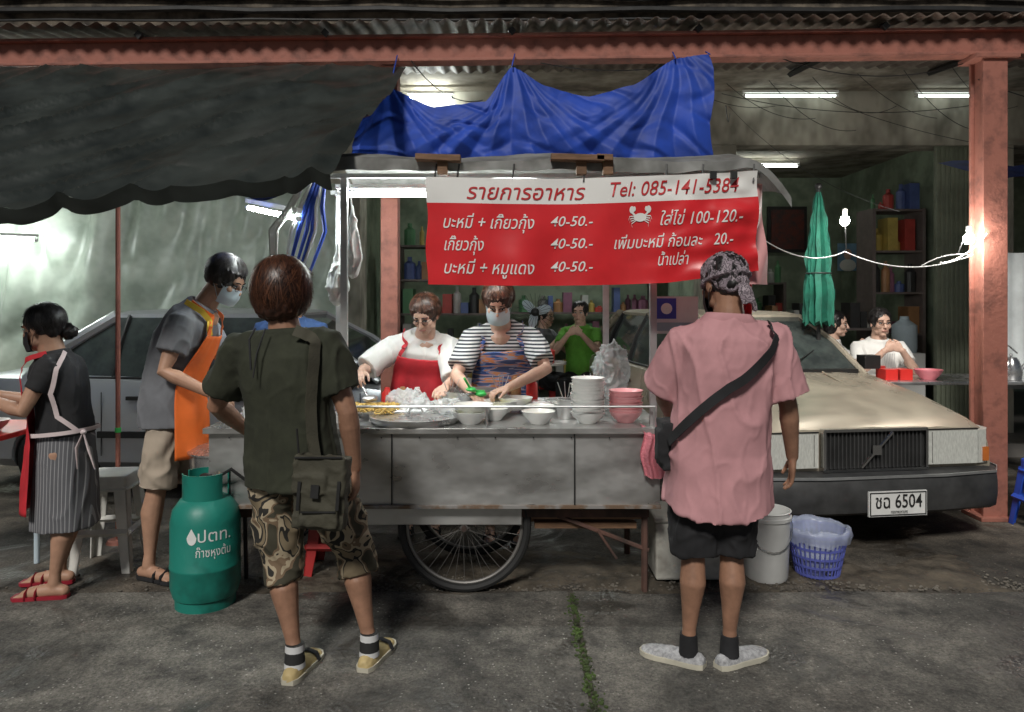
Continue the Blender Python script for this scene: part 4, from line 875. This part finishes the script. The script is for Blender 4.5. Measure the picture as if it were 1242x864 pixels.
# ------------------------------------------------------------------ cars
GLASS=mk('car_glass',(.06,.072,.068),.08,c2=(.03,.036,.036));TRIM=mk('black_trim',(.015,.015,.015),.45)
def car(name,org,ang,L,Wd,paint,st,gh,front=None,wheels=(1.38,-1.35)):
    M=Matrix.Translation(org)@Matrix.Rotation(ang,4,'Z');objs=[]
    b=B();rings=[]
    for x,zt,zb,w in st:
        h=[(0,zb),(w-.08,zb),(w-.015,zb+.07),(w,zb+(zt-zb)*.45),(w-.005,zb+(zt-zb)*.58),(w-.018,zt-.09),(w-.045,zt-.03),(w-.11,zt-.004),(w*.55,zt+.014),(w*.5,zt+.010),(0,zt+.022)]
        rings.append([V((x,y,z)) for y,z in h]+[V((x,-y,z)) for y,z in reversed(h[1:-1])])
    b.loft(rings);o=b.obj('body',paint,28)
    for wx in wheels:
        cb=B();cb.lathe([(.001,-1.2),(.345,-1.2),(.345,1.2),(.001,1.2)],(wx,0,.31),0,32,Matrix.Rotation(pi/2,3,'X'),True);c=cb.obj('cut',paint,0)
        md=o.modifiers.new('b','BOOLEAN');md.object=c;md.operation='DIFFERENCE';md.solver='EXACT'
        dg=bpy.context.evaluated_depsgraph_get();nm=bpy.data.meshes.new_from_object(o.evaluated_get(dg));o.modifiers.clear()
        if len(nm.polygons)>20:o.data=nm
        bpy.data.objects.remove(c)
    objs.append(o)
    xf,xr,rf,rr_,wb,wr,zb,zr=gh;b=B()
    def ring(a,c,w,z,n=5):
        pts=[]
        for k in range(n+1): pts.append(V((lerp(a,c,k/n),w-.02*abs(2*k/n-1)**2,z)))
        for k in range(n+1): pts.append(V((lerp(c,a,k/n),-(w-.02*abs(2*k/n-1)**2),z)))
        return pts
    b.loft([ring(xf,xr,wb,zb-.03),ring(lerp(xf,rf,.5)+.03,lerp(xr,rr_,.5)-.03,lerp(wb,wr,.5)+.012,lerp(zb,zr,.5)),ring(rf,rr_,wr,zr-.02)]);objs.append(b.obj('glass',GLASS,30))
    b=B();b.loft([ring(rf+.03,rr_-.03,wr+.012,zr-.045),ring(rf+.03,rr_-.03,wr+.006,zr-.015),ring(rf-.05,rr_+.05,wr-.06,zr+.008),ring(rf-.3,rr_+.3,wr-.25,zr+.02)])
    for s in(-1,1):
        for a,c,r in((xf,rf,.026),(xr,rr_,.05)): 
            md_=(lerp(a,c,.5)+(.03 if a>c else -.03),s*(lerp(wb,wr,.5)+.01),lerp(zb,zr,.5));b.tube([(a,s*wb,zb-.02),md_,(c,s*wr,zr-.03)],r,8)
        for xx in(lerp(rf,rr_,.42),lerp(rf,rr_,.92)): b.tube([(xx-.04,s*(wb+.004),zb-.02),(xx-.02,s*(lerp(wb,wr,.5)+.018),lerp(zb,zr,.5)),(xx,s*(wr+.006),zr-.03)],.024,6,1,sq=.6)
        b.tube([(xf-.05,s*(wb+.012),zb),(0,s*(wb+.03),zb+.002),(xr+.1,s*(wb+.012),zb)],.010,6,1)
    objs.append(b.obj('roof_and_pillars',[paint,TRIM],40))
    b=B();w=Wd/2
    for s in(-1,1):
        for xx in(lerp(rf,rr_,.42)+.02,xf-.12,lerp(rf,rr_,.98)): b.bb((xx-.003,s*(w-.004)-.004,.34),(xx+.003,s*(w-.004)+.004,zb-.1),0)
        for xx in(lerp(rf,rr_,.42)+.2,lerp(rf,rr_,.98)+.2): b.bb((xx,s*(w+.005)-.012,zb-.16),(xx+.16,s*(w+.005)+.012,zb-.13),0)
        b.bb((-1.0,s*w-.012,.48),(1.0,s*w+.012,.53),0)
        b.bb((xf-.22,s*(wb+.13)-.07,zb+.02),(xf-.10,s*(wb+.13)+.07,zb+.13),0)
    b.bb((-L/2-.06,-w+.04,.32),(-L/2+.05,w-.04,.50),0)
    objs.append(b.obj('trim',TRIM,0,bevel=.004))
    b=B();R=Matrix.Rotation(pi/2,3,'X')
    for wx in wheels:
        for s in(-1,1):
            c=(wx,s*(w-.12),.31)
            b.lathe([(.19,-.09),(.27,-.10),(.305,-.08),(.31,0),(.305,.08),(.27,.10),(.19,.09)],c,0,32,R);b.lathe([(.001,-s*.07),(.05,-s*.085),(.10,-s*.06),(.17,-s*.07),(.195,-s*.09)],c,1,32,R)
            for k in range(10):
                a=2*pi*k/10;b.box(V(c)+V((.12*math.cos(a),s*.075,.12*math.sin(a))),(.11,.012,.03),1,Matrix.Rotation(-a,3,'Y'))
        b.bb((wx-.33,-w+.25,.28),(wx+.33,w-.25,.6),2)
    objs.append(b.obj('wheels',[RUB,ALU,RUB]))
    if front: objs+=front(w)
    e=bpy.data.objects.new(name,None);col.objects.link(e)
    for o in objs:
        if o:o.parent=e
    e.matrix_world=M;return e
GOLD=mk('champagne_paint',(.50,.44,.345),.32,.35,var=.06,vs=2,c2=(.38,.335,.265),lo=.3,hi=.6,rv=.1);SILV=mk('silver_paint',(.46,.47,.49),.3,.5,var=.08,vs=2)
LENS=mk('headlight_lens',(.66,.67,.62),.15,.2,var=.15,vs=30,stretch=(1,6,1));AMB=mk('amber_lens',(.5,.14,.03),.2)
def vfront(w):
    o=[];X=2.35
    b=B();b.bb((X-.02,-.34,.49),(X+.02,.34,.725),0);b.box((X+.03,0,.732),(.05,.70,.018),1);b.box((X+.03,0,.484),(.05,.70,.014),1)
    for s in(-1,1): b.box((X+.03,s*.345,.608),(.05,.016,.25),1)
    for k in range(25): b.bb((X+.022,-.325+k*.0265,.495),(X+.034,-.325+k*.0265+.007,.722),2)
    b.tube([(X+.05,-.10,.50),(X+.05,.11,.715)],.011,6,1);b.box((X+.055,0,.608),(.012,.06,.06),1)
    o.append(b.obj('grille',[DK,CHR,mk('grille_slat',(.09,.09,.09),.4,.5)],0))
    b=B()
    for s in(-1,1):
        y0,y1=(s*.37,s*.72);b.bb((X-.05,min(y0,y1),.50),(X+.025,max(y0,y1),.715),0);b.bb((X+.02,min(y0,y1),.717),(X+.03,max(y0,y1),.725),2)
        pts=[(X+.022,.725),(X+.01,.79),(X-.05,.845),(X-.20,.875),(X-.20,.78)]
        b.loft([[V((x,s*y,z)) for x,y in pts] for z in(.50,.71)],0);b.bb((X-.26,s*.868-.01,.51),(X-.19,s*.868+.01,.70),1)
        b.bb((X+.0255,s*.40-.002,.51),(X+.028,s*.40+.002,.705),3);b.bb((X-.03,s*.79-.03,.512),(X+.024,s*.79+.01,.60),1)
    o.append(b.obj('headlights',[LENS,AMB,TRIM,CHR],20))
    b=B();prof=[(.0,.24),(.06,.22),(.12,.25),(.135,.33),(.135,.40),(.11,.46),(.0,.475),(-.1,.475),(-.1,.24)]
    rings=[]
    for y,dx,n in((-.90,-.75,0),(-.90,-.2,0),(-.87,-.07,.3),(-.78,-.0,.8),(-.4,.03,1),(0,.035,1),(.4,.03,1),(.78,.0,.8),(.87,-.07,.3),(.90,-.2,0),(.90,-.75,0)):
        s=1 if y>0 else -1
        rings.append([V((X+dx+px*n,y+s*(px*.35)*(1-n),pz)) for px,pz in prof])
    b.loft(rings,0);o.append(b.obj('bumper',mk('bumper_black',(.045,.045,.045),.5,var=.3),50))
    b=B();b.loft([[V((X+dx+.118*n,y+(1 if y>0 else -1)*.035*(1-n),z)) for z in(.455,.47)]+[V((X+dx+.128*n,y+(1 if y>0 else -1)*.045*(1-n),z)) for z in(.47,.455)] for y,dx,n in((-.91,-.7,0),(-.905,-.2,0),(-.875,-.07,.3),(-.78,0,.8),(-.4,.03,1),(.4,.03,1),(.78,0,.8),(.875,-.07,.3),(.905,-.2,0),(.91,-.7,0))],0);o.append(b.obj('bumper_strip',ALU,30))
    b=B();b.bb((X+.175,-.14,.235),(X+.19,.24,.385),0)
    for a in(((.19,-.135,.24),(.193,.235,.246)),((.19,-.135,.374),(.193,.235,.38)),((.19,-.135,.24),(.193,-.129,.38)),((.19,.229,.24),(.193,.235,.38))): b.bb((X+a[0][0],a[0][1],a[0][2]),(X+a[1][0],a[1][1],a[1][2]),1)
    o.append(b.obj('number_plate',[WH,DK],0))
    o.append(text('ชฉ 6504',-.10,.205,.325,.115,DK,shear=0,off=.01,yf=lambda x,z:V((X+.194,x,z))));o.append(text('กรุงเทพมหานคร',-.0,.11,.262,.03,DK,shear=0,yf=lambda x,z:V((X+.194,x,z))))
    b=B()
    b.tube([(1.2,-.35,.972),(2.3,-.30,.752)],.007,6);b.tube([(1.2,.35,.972),(2.3,.30,.752)],.007,6)
    o.append(b.obj('hood_creases',GOLD))
    b=B();b.tube([(1.12,-.55,.985),(.85,-.1,1.13)],.006,5);b.tube([(1.12,.1,.995),(.85,.5,1.13)],.006,5);b.bb((1.08,-.68,.95),(1.16,.68,.985));o.append(b.obj('wipers',TRIM))
    return o
vst=[(-2.35,.78,.38,.80),(-2.30,.88,.30,.84),(-2.0,.93,.24,.87),(-1.2,.95,.22,.88),(0,.955,.22,.88),(1.0,.955,.22,.88),(1.15,.95,.22,.88),(1.7,.875,.22,.875),(2.15,.785,.24,.86),(2.30,.745,.26,.84),(2.345,.72,.30,.83)]
car('parked_car',(1.93,7.03,0),math.radians(-82),4.7,1.76,GOLD,vst,(1.12,-1.75,.42,-1.22,.77,.58,.95,1.42),vfront)
def sfront(w):
    b=B();X=2.2
    for s in(-1,1): b.bb((X-.2,s*.48-.16,.55),(X-.02,s*.48+.16,.68),0)
    b.bb((X-.15,-.8,.3),(X+.06,.8,.5),1);o=[b.obj('front_trim',[LENS,SILV],0,bevel=.02)]
    return o
sst=[(-2.2,.80,.38,.76),(-2.12,.92,.30,.80),(-1.8,.96,.24,.83),(-1.2,.95,.22,.84),(0,.93,.22,.845),(.9,.91,.22,.84),(1.5,.84,.22,.83),(1.95,.74,.24,.80),(2.12,.66,.28,.76),(2.2,.58,.34,.7)]
car('parked_car',(-2.15,6.55,0),math.radians(-2),4.4,1.69,SILV,sst,(1.15,-1.62,.35,-1.0,.75,.57,.93,1.44),sfront)
# ------------------------------------------------------------------ umbrella, side table etc
b=B();ux,uy=2.60,6.35
b.tube([(ux,uy,.0),(ux,uy,2.50)],.018,8,1);b.ell((ux,uy,2.50),(.03,.03,.03),1)
rings=[]
for k in range(21):
    t=k/20;z=lerp(2.45,1.34,t);r=.02+.095*min(1,t*1.5)**.8+.012*t-.02*math.exp(-((t-.62)/.06)**2)
    rings.append([V((ux+(r*(1-.45*(j%4==0)-.15*(j%4==2))+.03*noise.noise(V((j,k*.35,0))))*math.cos(2*pi*j/32),uy+r*(1-.45*(j%4==0))*math.sin(2*pi*j/32),z+(.03*math.sin(j*2.1) if k==20 else 0))) for j in range(32)])
b.loft(rings,0);b.tube([(ux+.105*math.cos(a),uy+.105*math.sin(a),1.762) for a in[2*pi*k/16 for k in range(17)]],.006,6,1);b.obj('folded_umbrella',[mk('umbrella_green',(.012,.13,.085),.75,var=.3,vs=9),DK],60)
b=B();b.bb((2.7,5.95,.86),(4.6,6.6,.885),0)
for x in(2.78,4.5):
    for y in(6.02,6.52): b.bb((x-.02,y-.02,0),(x+.02,y+.02,.86),1)
b.obj('steel_table',[STEEL,DK],0,bevel=.004)
b=B()
for x in(3.02,3.14): 
    b.bb((x,6.05,.886),(x+.1,6.2,.975))
b.lathe([(.001,0),(.04,0),(.04,.1),(.001,.1)],(3.08,6.25,.886),0,14)
for k in range(7): b.tube([(3.05+k*.012,6.1,.95),(3.04+k*.014,6.12,1.10)],.003,4,1)
b.obj('condiment_caddy',[REDP,ALU],0,bevel=.004)
b=B();bowl(b,(3.42,6.15,.886),.11,.08);b.obj('pink_bowl',PINKP)
b=B();b.lathe([(.001,0),(.075,0),(.085,.06),(.06,.15),(.04,.18),(.001,.19)],(4.1,6.15,.886),0,24);b.tube([(4.17,6.15,.95),(4.23,6.15,1.03),(4.26,6.15,1.06)],[.016,.011,.009],8);b.tube([(4.05,6.15,1.05),(4.0,6.15,1.14),(4.08,6.15,1.16),(4.15,6.15,1.1)],.007,6);b.ell((4.1,6.15,1.085),(.012,.012,.012));b.obj('steel_kettle',STEEL)
b=B();b.lathe([(.001,0),(.12,0),(.13,.05),(.13,.3),(.05,.36),(.045,.4),(.001,.4)],(4.35,8.3,.95),0,20);b.bb((4.2,8.15,.13),(4.5,8.45,.95),1);b.obj('water_dispenser',[MASKW,WH],30)
# ------------------------------------------------------------------ light, world, camera
w=bpy.data.worlds.new('World');sc.world=w;w.use_nodes=True;nt=w.node_tree;bg=nt.nodes['Background']
sky=nt.nodes.new('ShaderNodeTexSky');sky.sky_type='NISHITA';sky.sun_disc=False;sky.sun_elevation=math.radians(42);sky.sun_rotation=math.radians(195)
nt.links.new(sky.outputs[0],bg.inputs[0]);bg.inputs[1].default_value=.014
sd=bpy.data.lights.new('street_light_sun','SUN');sd.energy=2.5;sd.angle=math.radians(10);sd.color=(1,.97,.91);so=bpy.data.objects.new('street_light_sun',sd);col.objects.link(so)  # sun lamp added in place of street lights behind the camera
so.rotation_euler=V((.22,.85,-.80)).to_track_quat('-Z','Y').to_euler()
cd=bpy.data.cameras.new('Camera');co=bpy.data.objects.new('Camera',cd);col.objects.link(co);co.location=(0,0,1.55);co.rotation_euler=(pi/2,0,0)
cd.sensor_width=36;cd.lens=36*908/1242;cd.shift_y=-70/1242;cd.clip_end=500;cd.clip_start=.05;sc.camera=co
sc.view_settings.view_transform='Standard';sc.view_settings.look='None';sc.view_settings.exposure=0
